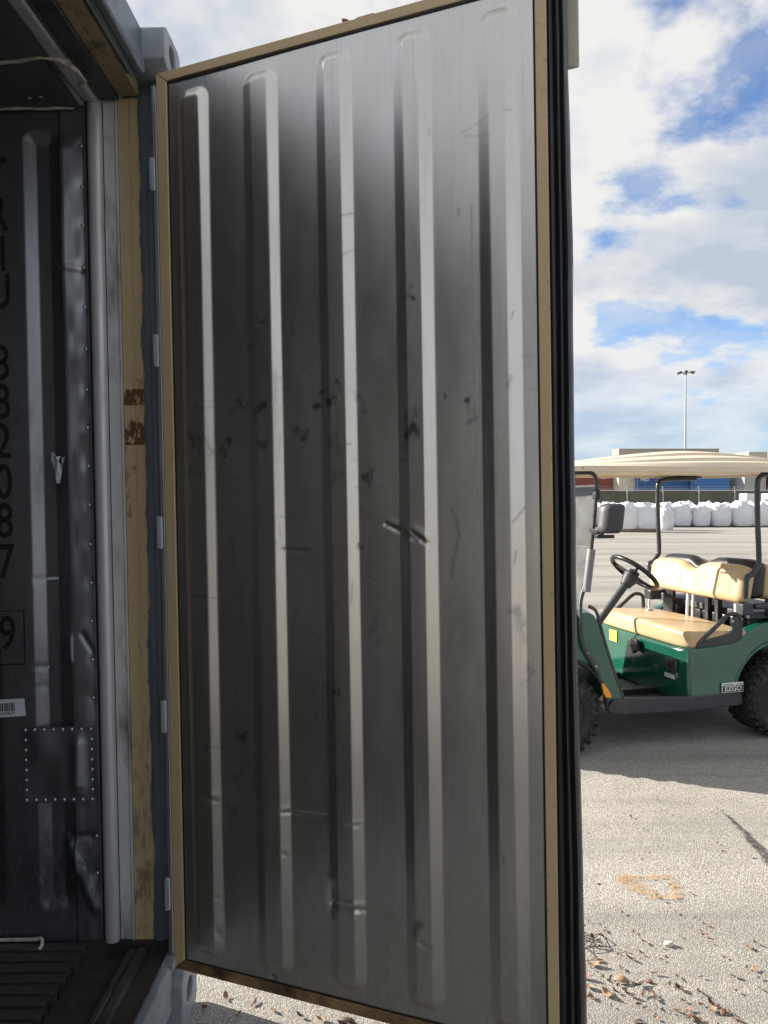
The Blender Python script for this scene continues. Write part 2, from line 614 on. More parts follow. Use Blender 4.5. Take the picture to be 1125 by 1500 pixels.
def ribbon(name, path, widths, mat, z=0.004, sub=14):
    """flat strip along path with an 'edge' attribute that falls to 0 at its sides"""
    P = [Vector((*p, 0)) for p in path]
    me_v, me_f, val = [], [], []
    rows = []
    for i in range(len(P) - 1):
        for k in range(sub):
            t = k / sub
            rows.append((P[i].lerp(P[i + 1], t), widths[i] * (1 - t) + widths[i + 1] * t))
    rows.append((P[-1], widths[-1]))
    for i, (p, w) in enumerate(rows):
        d = (rows[min(i + 1, len(rows) - 1)][0] - rows[max(i - 1, 0)][0]).normalized()
        n = Vector((-d.y, d.x, 0))
        j = (mnoise.noise(p * 9) * 0.35) * w
        for s, e in ((-0.62, 0), (-0.36, 1), (0, 1), (0.36, 1), (0.62, 0)):
            q = p + n * (s * w + j)
            me_v.append((q.x, q.y, ground_z(q.x) + z))
            endf = min(1, 12 * i / len(rows), 12 * (len(rows) - 1 - i) / len(rows)) if len(rows) > 40 else 1
            val.append(e * endf)
    for i in range(len(rows) - 1):
        for k in range(4):
            a = i * 5 + k
            me_f.append((a, a + 1, a + 6, a + 5))
    m = MB()
    m.add(me_v, me_f)
    o = m.build(name, mat)
    at = o.data.attributes.new('edge', 'FLOAT', 'POINT')
    at.data.foreach_set('value', val)
    return o


MAT['orange_mark'] = speckle_decal('worn_orange_paint', (0.50, 0.30, 0.12), 0.44, 0.66)
MAT['tar'] = speckle_decal('crack_tar', (0.06, 0.053, 0.046), 0.43, 0.52, 60)
strokes = [ribbon('paint_mark', p, w, MAT['orange_mark']) for p, w in (
    ([(0.955, 2.868), (1.01, 2.80), (1.045, 2.715)], [0.075, 0.085, 0.075]), ([(0.95, 2.868), (1.06, 2.868), (1.165, 2.868)], [0.05, 0.04, 0.04]),
    ([(1.15, 2.875), (1.15, 2.80), (1.135, 2.715)], [0.03, 0.04, 0.045]), ([(1.04, 2.72), (1.09, 2.715), (1.14, 2.715)], [0.025, 0.015, 0.03]))]
mk = strokes[0]
bmk = bmesh.new()
for k_, o_ in enumerate(strokes):                         # one sprayed mark: the strokes overlap at slightly different heights
    for v_ in o_.data.vertices:
        v_.co.z += 0.0012 * k_
    bmk.from_mesh(o_.data)
    if k_:
        bpy.data.objects.remove(o_)
bmk.to_mesh(mk.data)
bmk.free()
tag(mk, 'faded orange bracket shape sprayed on the sunlit asphalt', 'paint mark')
ck = ribbon('pavement_crack', [(1.668, 3.48), (1.665, 3.36), (1.665, 3.22), (1.645, 3.08), (1.64, 2.98), (1.60, 2.72), (1.62, 2.4), (1.55, 2.0)],
            [0.015, 0.02, 0.035, 0.05, 0.055, 0.06, 0.055, 0.05], MAT['tar'])
tag(ck, kind='structure')
ck2 = ribbon('pavement_crack', [(1.74, 3.28), (1.76, 3.17), (1.75, 3.05), (1.78, 2.9)], [0.012, 0.022, 0.018, 0.012], MAT['tar'])
tag(ck2, kind='structure')
# ------------------------------------------------------------------ the refrigerated container beside the camera
B0 = Vector((-0.70, 1.0, -0.02))
PIV = Vector((0, 0, 1.5))
RY = Matrix.Rotation(-ALPHA, 3, 'Y')
box = empty('refrigerated_container', RY @ (B0 - PIV) + PIV, (0, -ALPHA, 0))
tag(box, 'large refrigerated shipping container with tan door frame and bare steel lining, standing open', 'container')
OFF = Matrix.Translation(-B0)


class CB(MB):
    """mesh builder in container coordinates (x along the box, y across, z up)"""

    def build(self, name, mat, parent=None, **k):
        if parent is None:
            parent = box
        self.v = [tuple(Vector(p) - B0) for p in self.v]
        return MB.build(self, name, mat, parent, **k)


YW = 2.16           # lining and jamb plane of the far side wall
YN = -0.12          # inner face of the near side wall
XE = -6.05          # blind end
ZT, ZB = 2.913, -0.02

# outer shell -------------------------------------------------------------
for nm, b in (('side_wall', (XE, -0.77, 2.175, 2.205, 0.14, 2.85)), ('side_wall', (XE, -0.77, YN - 0.09, YN - 0.06, 0.14, 2.85)),
              ('end_wall', (XE - 0.08, XE, YN - 0.09, 2.205, 0.06, 2.90)), ('top_panel', (XE, -0.86, YN - 0.06, 2.175, 2.855, 2.885)),
              ('bottom_frame', (XE, -0.78, YN - 0.06, 2.175, 0.05, 0.135))):
    CB().box(*b).build(nm, MAT['shell'], bevel=0.006)
for y0, y1 in ((2.12, 2.212), (YN - 0.097, YN - 0.02)):
    CB().box(XE, -0.78, y0 + 0.001, y1, 2.852, 2.90).build('top_rail', MAT['shell'], bevel=0.006)
    CB().box(XE, -0.78, y0 + 0.001, y1, 0.04, 0.138).build('bottom_rail', MAT['shell'], bevel=0.006)


# wall lining -------------------------------------------------------------
def numgrid(us, vs):
    U, V = np.meshgrid(us, vs)
    return U, V


def rrect_sdf(U, V, cu, cv, hu, hv, r):
    qx = np.abs(U - cu) - (hu - r)
    qy = np.abs(V - cv) - (hv - r)
    return np.hypot(np.maximum(qx, 0), np.maximum(qy, 0)) + np.minimum(np.maximum(qx, qy), 0) - r


def smooth_clip(x):
    x = np.clip(x, 0, 1)
    return x


def seg_dist(U, V, a, b):
    a, b = np.array(a), np.array(b)
    d = b - a
    t = np.clip(((U - a[0]) * d[0] + (V - a[1]) * d[1]) / (d @ d), 0, 1)
    return np.hypot(U - a[0] - t * d[0], V - a[1] - t * d[1]), t


def vnoise(U, V, su, sv, seed):
    """smooth value noise on a grid"""
    rs = np.random.RandomState(seed)
    n = 64
    T = rs.rand(n, n)
    x, y = U * su + seed * 1.37, V * sv + seed * 0.71
    xi, yi = np.floor(x).astype(int), np.floor(y).astype(int)
    fx, fy = x - xi, y - yi
    fx, fy = fx * fx * fx * (fx * (fx * 6 - 15) + 10), fy * fy * fy * (fy * (fy * 6 - 15) + 10)
    g = lambda i, j: T[i % n, j % n]
    return (g(xi, yi) * (1 - fx) + g(xi + 1, yi) * fx) * (1 - fy) + (g(xi, yi + 1) * (1 - fx) + g(xi + 1, yi + 1) * fx) * fy


def sheet(name, P, mat, parent, scuff=None, smooth=True):
    """numpy grid P[j,i,3] -> mesh"""
    ny, nx, _ = P.shape
    idx = np.arange(nx * ny).reshape(ny, nx)
    F = np.stack([idx[:-1, :-1], idx[:-1, 1:], idx[1:, 1:], idx[1:, :-1]], -1).reshape(-1, 4)
    me = bpy.data.meshes.new(name)
    me.vertices.add(nx * ny)
    me.vertices.foreach_set('co', P.reshape(-1).astype(np.float32))
    me.loops.add(F.size)
    me.loops.foreach_set('vertex_index', F.reshape(-1).astype(np.int32))
    me.polygons.add(len(F))
    me.polygons.foreach_set('loop_start', np.arange(0, F.size, 4, dtype=np.int32))
    me.update(calc_edges=True)
    me.validate()
    if smooth:
        me.shade_smooth()
    me.materials.append(mat)
    at = me.attributes.new('scuff', 'FLOAT', 'POINT')
    at.data.foreach_set('value', (np.zeros(nx * ny) if scuff is None else scuff.reshape(-1)).astype(np.float32))
    o = bpy.data.objects.new(name, me)
    COL.objects.link(o)
    o.parent = parent
    return o


RIV_Z = [2.62, 2.497, 2.381, 2.255, 2.135, 2.008, 1.885, 1.770, 1.653, 1.535, 1.415, 1.297, 1.180, 1.062, 0.945,
         0.520, 0.405, 0.290]
xs = np.concatenate([np.linspace(XE, -1.9, 12), np.linspace(-1.88, -1.16, 90), np.arange(-1.156, -0.8845, 0.0032)])
zs = np.arange(0.17, 2.7455, 0.0075)
U, V = numgrid(xs, zs)
D = np.zeros_like(U)                     # + = into the room
for k in range(24):
    cu = -1.019 - 0.213 * k
    s = rrect_sdf(U, V, cu, 1.48, 0.055, 1.185, 0.03)
    D -= 0.014 * smooth_clip(-s / 0.036)          # pressed grooves
D += 0.0012 * (vnoise(U, V, 4, 1.7, 3) - 0.5) + 0.0008 * (vnoise(U, V, 13, 5, 5) - 0.5)
edge = np.clip((U + 0.964) / 0.064, 0, 1)
near = np.exp(-((U + 0.925) / 0.045) ** 2)
up = np.clip((V - 1.9) / 0.35, 0, 1) * np.clip((2.66 - V) / 0.05, 0, 1)
low = np.clip((1.1 - V) / 0.2, 0, 1)
# the strip by the frame bulges and falls away towards the rivets, torn loose at the top and buckled at the foot
lip = np.clip((U + 0.964) / 0.006, 0, 1) * np.clip((-0.893 - U) / 0.055, 0, 1)
D += 0.013 * lip * (up * (0.8 + 0.6 * vnoise(U, V, 9, 4, 11)) + 0.35 * (0.6 + vnoise(U, V, 10, 3.0, 12)) * (1 - up))
D += near * (0.006 * (vnoise(U, V, 16, 5, 7) - 0.5) + 0.003 * (vnoise(U, V, 40, 14, 8) - 0.5)) * (0.6 + low)
foot = np.clip((0.62 - V) / 0.12, 0, 1) * np.clip((V - 0.2) / 0.06, 0, 1)
w_, t_ = seg_dist(U, V, (-0.975, 0.50), (-0.905, 0.30))
D += 0.009 * foot * np.exp(-(w_ / 0.016) ** 2)
w_, t_ = seg_dist(U, V, (-0.96, 0.415), (-0.975, 0.50))
D += 0.006 * foot * np.exp(-(w_ / 0.012) ** 2)
w_, t_ = seg_dist(U, V, (-0.98, 0.525), (-0.915, 0.52))
D -= 0.007 * np.exp(-(w_ / 0.010) ** 2)
for z in RIV_Z:
    D -= 0.0028 * np.exp(-(((U + 0.898) / 0.016) ** 2 + ((V - z) / 0.02) ** 2))
for a, b, dep in (((-0.965, 2.255), (-0.905, 2.25), 0.006), ((-1.07, 1.31), (-0.96, 1.315), 0.002), ((-0.965, 1.135), (-0.965, 1.06), -0.006),
                  ((-0.925, 1.14), (-0.897, 1.09), 0.004), ((-1.075, 1.045), (-1.04, 1.04), 0.0025), ((-1.075, 0.98), (-1.05, 0.985), 0.002)):
    w_, t_ = seg_dist(U, V, a, b)
    D -= dep * np.exp(-(w_ / 0.008) ** 2)
sc = np.zeros_like(U)
for (u, v, a, b, q) in ((-1.01, 1.63, 0.06, 0.10, 0.5), (-1.12, 1.80, 0.05, 0.05, 0.5), (-0.93, 1.95, 0.03, 0.06, 0.5), (-1.0, 1.05, 0.02, 0.2, 0.5),
                        (-1.12, 1.05, 0.1, 0.12, 0.4), (-1.0, 0.4, 0.3, 0.2, 0.8), (-1.25, 0.5, 0.3, 0.3, 0.6)):
    sc = np.maximum(sc, q * np.exp(-(((U - u) / a) ** 2 + ((V - v) / b) ** 2)))
P = np.stack([U - B0.x, YW - D - B0.y, V - B0.z], -1)
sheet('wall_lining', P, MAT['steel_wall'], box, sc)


RIVET = None


def rivet(x, y, z, n=(0, -1, 0), parent=None, s=1.0):
    global RIVET
    if RIVET is None:
        RIVET = MB().dome((0, 0, 0), 0.0060, (0, 0, 1)).build('rivet', MAT['galv'], box, smooth=True, angle=0)
        o = RIVET
    else:
        o = RIVET.copy()
        COL.objects.link(o)
    o.parent = parent or box
    o.location = Vector((x, y, z)) - B0
    o.rotation_euler = Vector(n).to_track_quat('Z', 'Y').to_euler()
    o.scale = (s, s, s)
    return o


for z in RIV_Z:
    rivet(-0.898, YW + 0.002, z)

# riveted repair plate
us_, vs_ = np.linspace(-1.112, -0.893, 60), np.linspace(0.628, 0.862, 50)
U, V = numgrid(us_, vs_)
D = 0.007 + 0.007 * (vnoise(U, V, 14, 6, 21) - 0.5) * np.clip((V - 0.63) / 0.02, 0, 1) * np.clip((0.86 - V) / 0.02, 0, 1)
D += 0.012 * np.exp(-((U + 0.945) / 0.02) ** 2) * np.clip((V - 0.64) / 0.04, 0, 1) * np.clip((0.85 - V) / 0.04, 0, 1)
D += 0.004 * np.exp(-(((U + 1.06) / 0.03) ** 2 + ((V - 0.8) / 0.05) ** 2))
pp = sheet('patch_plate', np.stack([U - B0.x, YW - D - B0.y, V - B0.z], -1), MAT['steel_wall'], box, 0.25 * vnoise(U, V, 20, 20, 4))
for i in range(8):
    x = -1.104 + i * 0.0285
    rivet(x, YW - 0.009, 0.853, parent=pp)
    rivet(x, YW - 0.009, 0.638, parent=pp)
for i in range(1, 7):
    z = 0.638 + i * 0.0307
    rivet(-1.104, YW - 0.009, z, parent=pp)
    rivet(-0.902, YW - 0.011, z, parent=pp)

# near wall, blind end and ceiling of the hold
nw = CB()
n = 26
pts = []
for k in range(n):
    x = -0.9 - 0.213 * k
    pts += [(x, YN), (x - 0.12, YN), (x - 0.145, YN - 0.014), (x - 0.19, YN - 0.014)]
pts = [p for p in pts if p[0] > XE]
nw.add([(x, y, z) for x, y in pts for z in (0.17, 2.74)], [(2 * i, 2 * i + 1, 2 * i + 3, 2 * i + 2) for i in range(len(pts) - 1)])
nw.build('wall_lining', MAT['steel_near'])
CB().box(XE + 0.001, XE + 0.02, YN, YW, 0.17, 2.74).build('end_lining', MAT['steel_wall'])
CB().box(XE + 0.02, -0.83, YN, 1.94, 2.742, 2.76).build('ceiling_panel', MAT['roof_panel'])
cv = CB().prism([(1.943, 2.741), (2.152, 2.727), (2.158, 2.745), (1.943, 2.757)], XE + 0.02, -0.90, 'x')
cove = cv.build('cove_panel', MAT['roof_panel'])
for x, y in ((-1.13, 2.12), (-1.02, 2.10), (-0.985, 2.095), (-1.25, 2.11), (-1.4, 2.11)):
    rivet(x, y, 2.7295 - (y - 2.12) * 0.067, (0, 0.07, -1), cove)


def blob_line(pts, r, seed, seg=8, sub=14):
    P = [Vector(p) for p in pts]
    path, rad = [], []
    for i in range(len(P) - 1):
        for k in range(sub):
            q = P[i].lerp(P[i + 1], k / sub)
            nz = mnoise.noise(q * 23 + Vector((seed, 0, 0)))
            path.append(q + Vector((0, 0.006 * mnoise.noise(q * 15 + Vector((0, seed, 0))), 0.002 * nz)))
            rad.append(r * (1 + 0.7 * nz))
    path.append(P[-1])
    rad.append(r)
    b = CB()
    b.tube(path, rad, seg)
    return b


blob_line([(-2.2, 1.945, 2.738), (-1.5, 1.945, 2.738), (-1.019, 1.942, 2.738), (-0.90, 1.925, 2.738), (-0.855, 1.935, 2.738),
           (-0.83, 1.985, 2.737), (-0.825, 2.03, 2.735), (-0.85, 2.05, 2.732)], 0.006, 3).build('sealant_bead', MAT['foam'], smooth=True, angle=0)
blob_line([(-2.2, 2.148, 2.726), (-1.2, 2.148, 2.727), (-1.03, 2.147, 2.726), (-0.91, 2.149, 2.728)], 0.0045, 8).build('sealant_bead', MAT['foam'], smooth=True, angle=0)

# jamb: trim bead, grimy strip, tan seal face overpainted blue-grey, corner post -----------------
JZ0, JZ1 = 0.20, 2.76
arc = [(-0.8745, YW + 0.012), (-0.8745, YW - 0.004)]
for i in range(9):
    a = math.pi - math.pi * i / 8
    arc.append((-0.853 + 0.0215 * math.cos(a), YW - 0.006 - 0.014 * math.sin(a)))
arc += [(-0.8315, YW + 0.012)]
CB().prism(arc, JZ0, JZ1, 'z').build('trim_bead', MAT['bead'], smooth=True, angle=30)
CB().box(-0.8845, -0.8752, YW + 0.002, YW + 0.03, JZ0, JZ1).build('seam', MAT['black_gap'])
CB().box(-0.8312, -0.8295, YW + 0.002, YW + 0.03, JZ0, JZ1).build('seam', MAT['black_gap'])
CB().prism([(-0.8292, YW + 0.03), (-0.8292, YW + 0.001), (-0.791, YW + 0.001), (-0.7905, YW - 0.006), (-0.785, YW - 0.006), (-0.785, YW + 0.03)],
           JZ0, JZ1, 'z').build('jamb_strip', MAT['white_strip'], bevel=0.0012)
CB().box(-0.7848, -0.7835, YW + 0.004, YW + 0.03, JZ0, JZ1).build('seam', MAT['black_gap'])
jp = [(-0.7833, YW + 0.04), (-0.7833, YW), (-0.757, YW), (-0.755, YW + 0.003), (-0.751, YW + 0.003), (-0.749, YW - 0.001), (-0.724, YW - 0.001), (-0.718, YW - 0.006),
      (-0.706, YW - 0.010), (-0.700, YW - 0.010), (-0.694, YW - 0.004), (-0.678, YW - 0.002), (-0.672, YW + 0.004), (-0.672, YW + 0.04)]
nz = 120
jm = CB()
jm.add([(x, y, JZ0 + (JZ1 - JZ0) * k / nz) for k in range(nz + 1) for x, y in jp],
       [(k * len(jp) + i, k * len(jp) + i + 1, (k + 1) * len(jp) + i + 1, (k + 1) * len(jp) + i) for k in range(nz) for i in range(len(jp) - 1)])
jm.build('door_jamb', MAT['jamb'], smooth=True, angle=25)
CB().box(-0.775, -0.672, YW + 0.005, 2.208, 0.139, 2.794).build('corner_post', MAT['blue_grey'], bevel=0.004)
CB().box(-0.6718, -0.636, 2.128, 2.206, 0.16, 2.793).build('hinge_post', MAT['blue_grey'], bevel=0.012, bseg=3)

# the other jamb, behind the camera's left shoulder
CB().box(-0.775, -0.62, YN - 0.10, YN + 0.03, 0.139, 2.794).build('corner_post', MAT['blue_grey'], bevel=0.01)
CB().box(-0.8848, -0.7755, YN - 0.06, YN + 0.01, 0.2, 2.76).build('jamb_strip', MAT['white_strip'])

# header ------------------------------------------------------------------
HY0, HY1 = YN + 0.031, YW - 0.016
CB().box(-0.884, -0.835, HY0, HY1, 2.738, 2.80).build('trim_bead', MAT['bead'], bevel=0.012, bseg=3)
CB().box(-0.829, -0.7735, HY0, HY1, 2.745, 2.80).build('header_strip', MAT['dark_metal'], bevel=0.002)
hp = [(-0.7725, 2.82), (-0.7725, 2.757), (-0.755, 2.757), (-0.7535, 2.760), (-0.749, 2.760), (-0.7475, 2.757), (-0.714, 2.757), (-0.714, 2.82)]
CB().prism(hp, HY0, HY1, 'y').build('header_seal_face', MAT['tan_shaded'])
CB().prism([(-0.7135, 2.82), (-0.7135, 2.766), (-0.707, 2.766), (-0.704, 2.758), (-0.699, 2.758), (-0.696, 2.766), (-0.688, 2.768), (-0.684, 2.762), (-0.668, 2.764),
            (-0.662, 2.772), (-0.662, 2.80), (-0.672, 2.806), (-0.672, 2.895), (-0.69, 2.905), (-0.78, 2.905), (-0.78, 2.82)], HY0, 2.048, 'y').build(
    'header_beam', MAT['blue_grey'], bevel=0.003)

# corner castings with their oval holes ------------------------------------


def casting(x0, x1, y0, y1, z0, z1, hole_h=0.062, hole_w=0.05):
    b = CB()
    yc, zc = (y0 + y1) / 2, (z0 + z1) / 2
    n = 20
    ov, sq = [], []
    for k in range(n):
        a = 2 * math.pi * k / n
        ov.append((yc + hole_w / 2 * math.cos(a) * 1.25, zc + hole_h / 2 * math.sin(a) * 1.15))
        c, s = math.cos(a), math.sin(a)
        q = 1 / max(abs(c), abs(s))
        sq.append((yc + (y1 - y0) / 2 * c * q, zc + (z1 - z0) / 2 * s * q))
    v = [(x1, y, z) for y, z in sq] + [(x1, y, z) for y, z in ov] + [(x1 - 0.028, y, z) for y, z in ov] + [(x0, y, z) for y, z in sq]
    f = []
    for k in range(n):
        k2 = (k + 1) % n
        f += [(k, k2, n + k2, n + k), (n + k, n + k2, 2 * n + k2, 2 * n + k), (k, 3 * n + k, 3 * n + k2, k2)]
    f += [tuple(range(3 * n, 4 * n))]
    b.add(v, f)
    o = b.build('corner_casting', MAT['cast_grey'], bevel=0.005, bseg=3)
    CB().box(x1 - 0.08, x1 - 0.029, yc - 0.05, yc + 0.05, zc - 0.045, zc + 0.045).build('casting_hollow', MAT['rust'], o)
    return o


casting(-0.76, -0.606, 2.05, 2.211, 2.796, ZT)
casting(-0.76, -0.612, 2.05, 2.211, ZB + 0.0, 0.148)
casting(-0.76, -0.606, YN - 0.10, YN + 0.06, 2.796, ZT)
casting(-0.76, -0.612, YN - 0.10, YN + 0.06, ZB, 0.138)

# threshold ---------------------------------------------------------------
CB().box(-0.93, -0.80, YN, YW - 0.004, 0.136, 0.158).build('drain_gutter', MAT['gutter'])
th = [(-0.7995, 0.14), (-0.7995, 0.186), (-0.79, 0.192), (-0.776, 0.192), (-0.772, 0.186), (-0.768, 0.186), (-0.764, 0.194), (-0.742, 0.194), (-0.738, 0.186), (-0.735, 0.186), (-0.735, 0.14)]
CB().prism(th, YN + 0.03, 2.13, 'y').build('threshold_ridge', MAT['dark_metal'], bevel=0.0015)
CB().box(-0.7345, -0.6775, YN + 0.03, 2.155, 0.14, 0.176).build('threshold_channel', MAT['gutter'])
CB().prism([(-0.677, 0.06), (-0.677, 0.183), (-0.668, 0.19), (-0.648, 0.186), (-0.640, 0.174), (-0.640, 0.06)], YN + 0.061, 2.049, 'y').build(
    'sill_beam', MAT['cast_grey'], bevel=0.003)
CB().box(-0.674, -0.640, 2.05, 2.127, 0.1595, 0.19).build('sill_beam_end', MAT['cast_grey'], bevel=0.004)

CB().box(-0.93, -0.6725, 2.1555, 2.1585, 0.1365, 0.2005).build('threshold_end', MAT['gutter'])

# T-section floor: each bar its own part
bar = None
bm_ = CB()
pt = [(-0.018, 0.205), (0.018, 0.205), (0.018, 0.199), (0.003, 0.197), (0.003, 0.15), (-0.003, 0.15), (-0.003, 0.197), (-0.018, 0.199)]
y = 2.123
bm_.prism([(y + p[0], p[1]) for p in pt], XE + 0.03, -0.925, 'x')
bar = bm_.build('floor_bar', MAT['floor_alu'])
for k in range(1, 48):
    c = bar.copy()
    COL.objects.link(c)
    c.location = (0.004 * math.sin(k * 2.3), -0.047 * k, 0.0008 * math.sin(k * 1.7))
CB().box(XE + 0.03, -0.93, YN, YW, 0.136, 0.149).build('floor_plate', MAT['gutter'])
CB().box(-0.9246, -0.9205, YN + 0.02, 1.985, 0.152, 0.166).build('floor_end_rail', MAT['floor_alu'])
CB().tube([(-1.6, 2.148, 0.212), (-1.2, 2.147, 0.213), (-1.09, 2.142, 0.216), (-1.062, 2.135, 0.222), (-1.052, 2.120, 0.213), (-1.056, 2.108, 0.206)], 0.0055, 8, smooth=5).build(
    'drain_hose', MAT['foam'], smooth=True)

# lettering on the lining, the bar-code label and the torn sticker ----------------


def letter(ch, x, z, size, sx=0.8):
    o = text_mesh('number_character', ch, size, MAT['ink'], box, 0.0006, 0.001)
    o.scale = (sx, 1, 1)
    o.rotation_euler = (R(90), 0, 0)
    o.location = Vector((x, YW - 0.0035, z)) - B0
    return o


for ch, z in (('T', 2.53), ('R', 2.415), ('I', 2.293), ('U', 2.18), ('8', 1.965), ('8', 1.848), ('2', 1.728), ('0', 1.605), ('8', 1.487), ('7', 1.362), ('9', 1.143)):
    letter(ch, -1.153 + (0.014 if ch == 'I' else 0), z, 0.150, 0.72)
fr = CB()
for b in ((-1.215, -1.100, 1.215, 1.218), (-1.215, -1.100, 1.052, 1.055), (-1.215, -1.212, 1.055, 1.215), (-1.103, -1.100, 1.055, 1.215)):
    fr.box(b[0], b[1], YW - 0.0042, YW - 0.003, b[2], b[3])
fr.build('check_digit_frame', MAT['ink'])
LA = Matrix.Translation((-1.15, YW - 0.006, 0.921)) @ Matrix.Rotation(R(-2.5), 4, 'Y')
lb = CB()
lb.prism([(-0.10, -0.027), (0.046, -0.027), (0.048, -0.024), (0.0465, 0.002), (0.0445, 0.004), (0.047, 0.006), (0.047, 0.025), (0.045, 0.027), (-0.10, 0.027)], -0.0006, 0.0006, 'y', LA)
lab = lb.build('barcode_label', MAT['label_white'])
bc = CB()
x = -0.085
rb = random.Random(4)
while x < 0.0145:
    w = rb.choice((0.0012, 0.0012, 0.0024, 0.0036))
    bc.box(x, min(x + w, 0.0155), -0.0012, -0.0008, -0.009, 0.015, LA)
    x += w + rb.choice((0.0012, 0.0015, 0.0024))
bc.build('barcode_bars', MAT['ink'], lab)
lt = text_mesh('label_text', 'RLU220679', 0.0125, MAT['ink'], lab, 0.0002, 0, ('RIGHT', 'BOTTOM_BASELINE'))
lt.matrix_local = OFF @ LA @ Matrix.Translation((0.014, -0.001, -0.0195)) @ Matrix.Rotation(R(90), 4, 'X')
ts = CB()
ts.add([(x, YW - y, z) for x, y, z in ((-1.003, 0.008, 1.697), (-0.992, 0.012, 1.694), (-0.985, 0.017, 1.682), (-0.976, 0.008, 1.684), (-0.9775, 0.022, 1.668),
                                        (-0.972, 0.012, 1.655), (-0.963, 0.03, 1.678), (-0.951, 0.036, 1.681), (-0.966, 0.02, 1.655), (-0.974, 0.01, 1.628), (-0.981, 0.007, 1.602), (-0.990, 0.007, 1.602),
                                        (-0.992, 0.010, 1.628), (-0.997, 0.008, 1.65), (-1.004, 0.008, 1.675), (-0.985, 0.016, 1.64))],
       [(0, 1, 13, 14), (1, 2, 15, 13), (2, 3, 4, 15), (4, 5, 15), (5, 6, 8), (6, 7, 8), (5, 8, 9, 15), (9, 10, 11, 12), (9, 12, 15), (12, 13, 15)])
tso = ts.build('torn_sticker', MAT['torn_paper'])
sm = tso.modifiers.new('thickness', 'SOLIDIFY')
sm.thickness = 0.0008

# ------------------------------------------------------------------ the open door
hinge = Vector((-0.62, 2.03, 0))
DU = Vector((0.9356, -0.3531, 0))
DN = Vector((-0.3531, -0.9356, 0))       # out of the inner face, towards the hold when shut
DM = Matrix(((DU.x, -DN.x, 0, hinge.x), (DU.y, -DN.y, 0, hinge.y), (0, 0, 1, 0), (0, 0, 0, 1)))  # (u, depth behind face, z)
door = empty('door', OFF @ DM @ Vector((0, 0.04, 0.2)), (0, 0, math.atan2(DU.y, DU.x)), box)
door['label'] = 'heavy door swung open, ribbed bare steel face edged in tan'
DO = Vector((0, 0.04, 0.2))


class DB(MB):
    def build(self, name, mat, parent=None, **k):
        if parent is None:
            parent = door
        self.v = [tuple(Vector(p) - DO) for p in self.v]
        return MB.build(self, name, mat, parent, **k)


us_ = np.arange(0.036, 1.0526, 0.0032)
vs_ = np.arange(0.226, 2.7205, 0.0045)
U, V = numgrid(us_, vs_)
D = np.zeros_like(U)
ribs = [(0.114, 0.0515), (0.329, 0.052), (0.5445, 0.049), (0.7545, 0.0475), (0.967, 0.0475)]
for c, hw in ribs:
    s = rrect_sdf(U, V, c, 1.4715, hw, 1.2165, 0.036)
    D += 0.0130 * smooth_clip(-s / 0.0265)
D += 0.0035 * (vnoise(U, V, 3.1, 1.3, 31) - 0.5) + 0.0008 * (vnoise(U, V, 11, 5, 32) - 0.5)
CRE = [((0.667, 1.473), (0.725, 1.447), 0.005, 0.0048), ((0.725, 1.447), (0.751, 1.435), 0.004, 0.0045), ((0.736, 1.456), (0.776, 1.427), 0.005, 0.0048),
       ((0.373, 1.407), (0.444, 1.404), 0.0028, 0.004), ((0.352, 0.701), (0.486, 0.702), 0.0035, 0.0042), ((0.498, 0.477), (0.575, 0.476), 0.0065, 0.006),
       ((0.575, 0.476), (0.668, 0.474), 0.003, 0.006), ((0.553, 0.694), (0.58, 0.697), 0.002, 0.004), ((0.126, 0.707), (0.149, 0.706), 0.003, 0.006),
       ((0.36, 0.59), (0.365, 0.585), 0.0025, 0.005), ((0.144, 0.43), (0.15, 0.43), 0.002, 0.005), ((0.145, 0.34), (0.15, 0.32), 0.003, 0.01),
       ((0.735, 0.43), (0.765, 0.42), 0.003, 0.007), ((0.50, 0.46), (0.50, 0.52), 0.005, 0.012), ((0.315, 0.232), (0.32, 0.24), 0.006, 0.008)]
for a, b, dep, sg in CRE:
    w_, t_ = seg_dist(U, V, a, b)
    D -= dep * np.exp(-(w_ / sg) ** 2) * (0.55 + 0.45 * np.sin(np.pi * np.clip(t_, 0.05, 0.95)))
    off = V - (a[1] + (b[1] - a[1]) * t_)
    D += 0.35 * dep * np.exp(-((off - 2.2 * sg) / (1.6 * sg)) ** 2) * (w_ < 6 * sg) * np.exp(-((U - (a[0] + b[0]) / 2) / (abs(b[0] - a[0]) * 0.6 + 0.01)) ** 2)
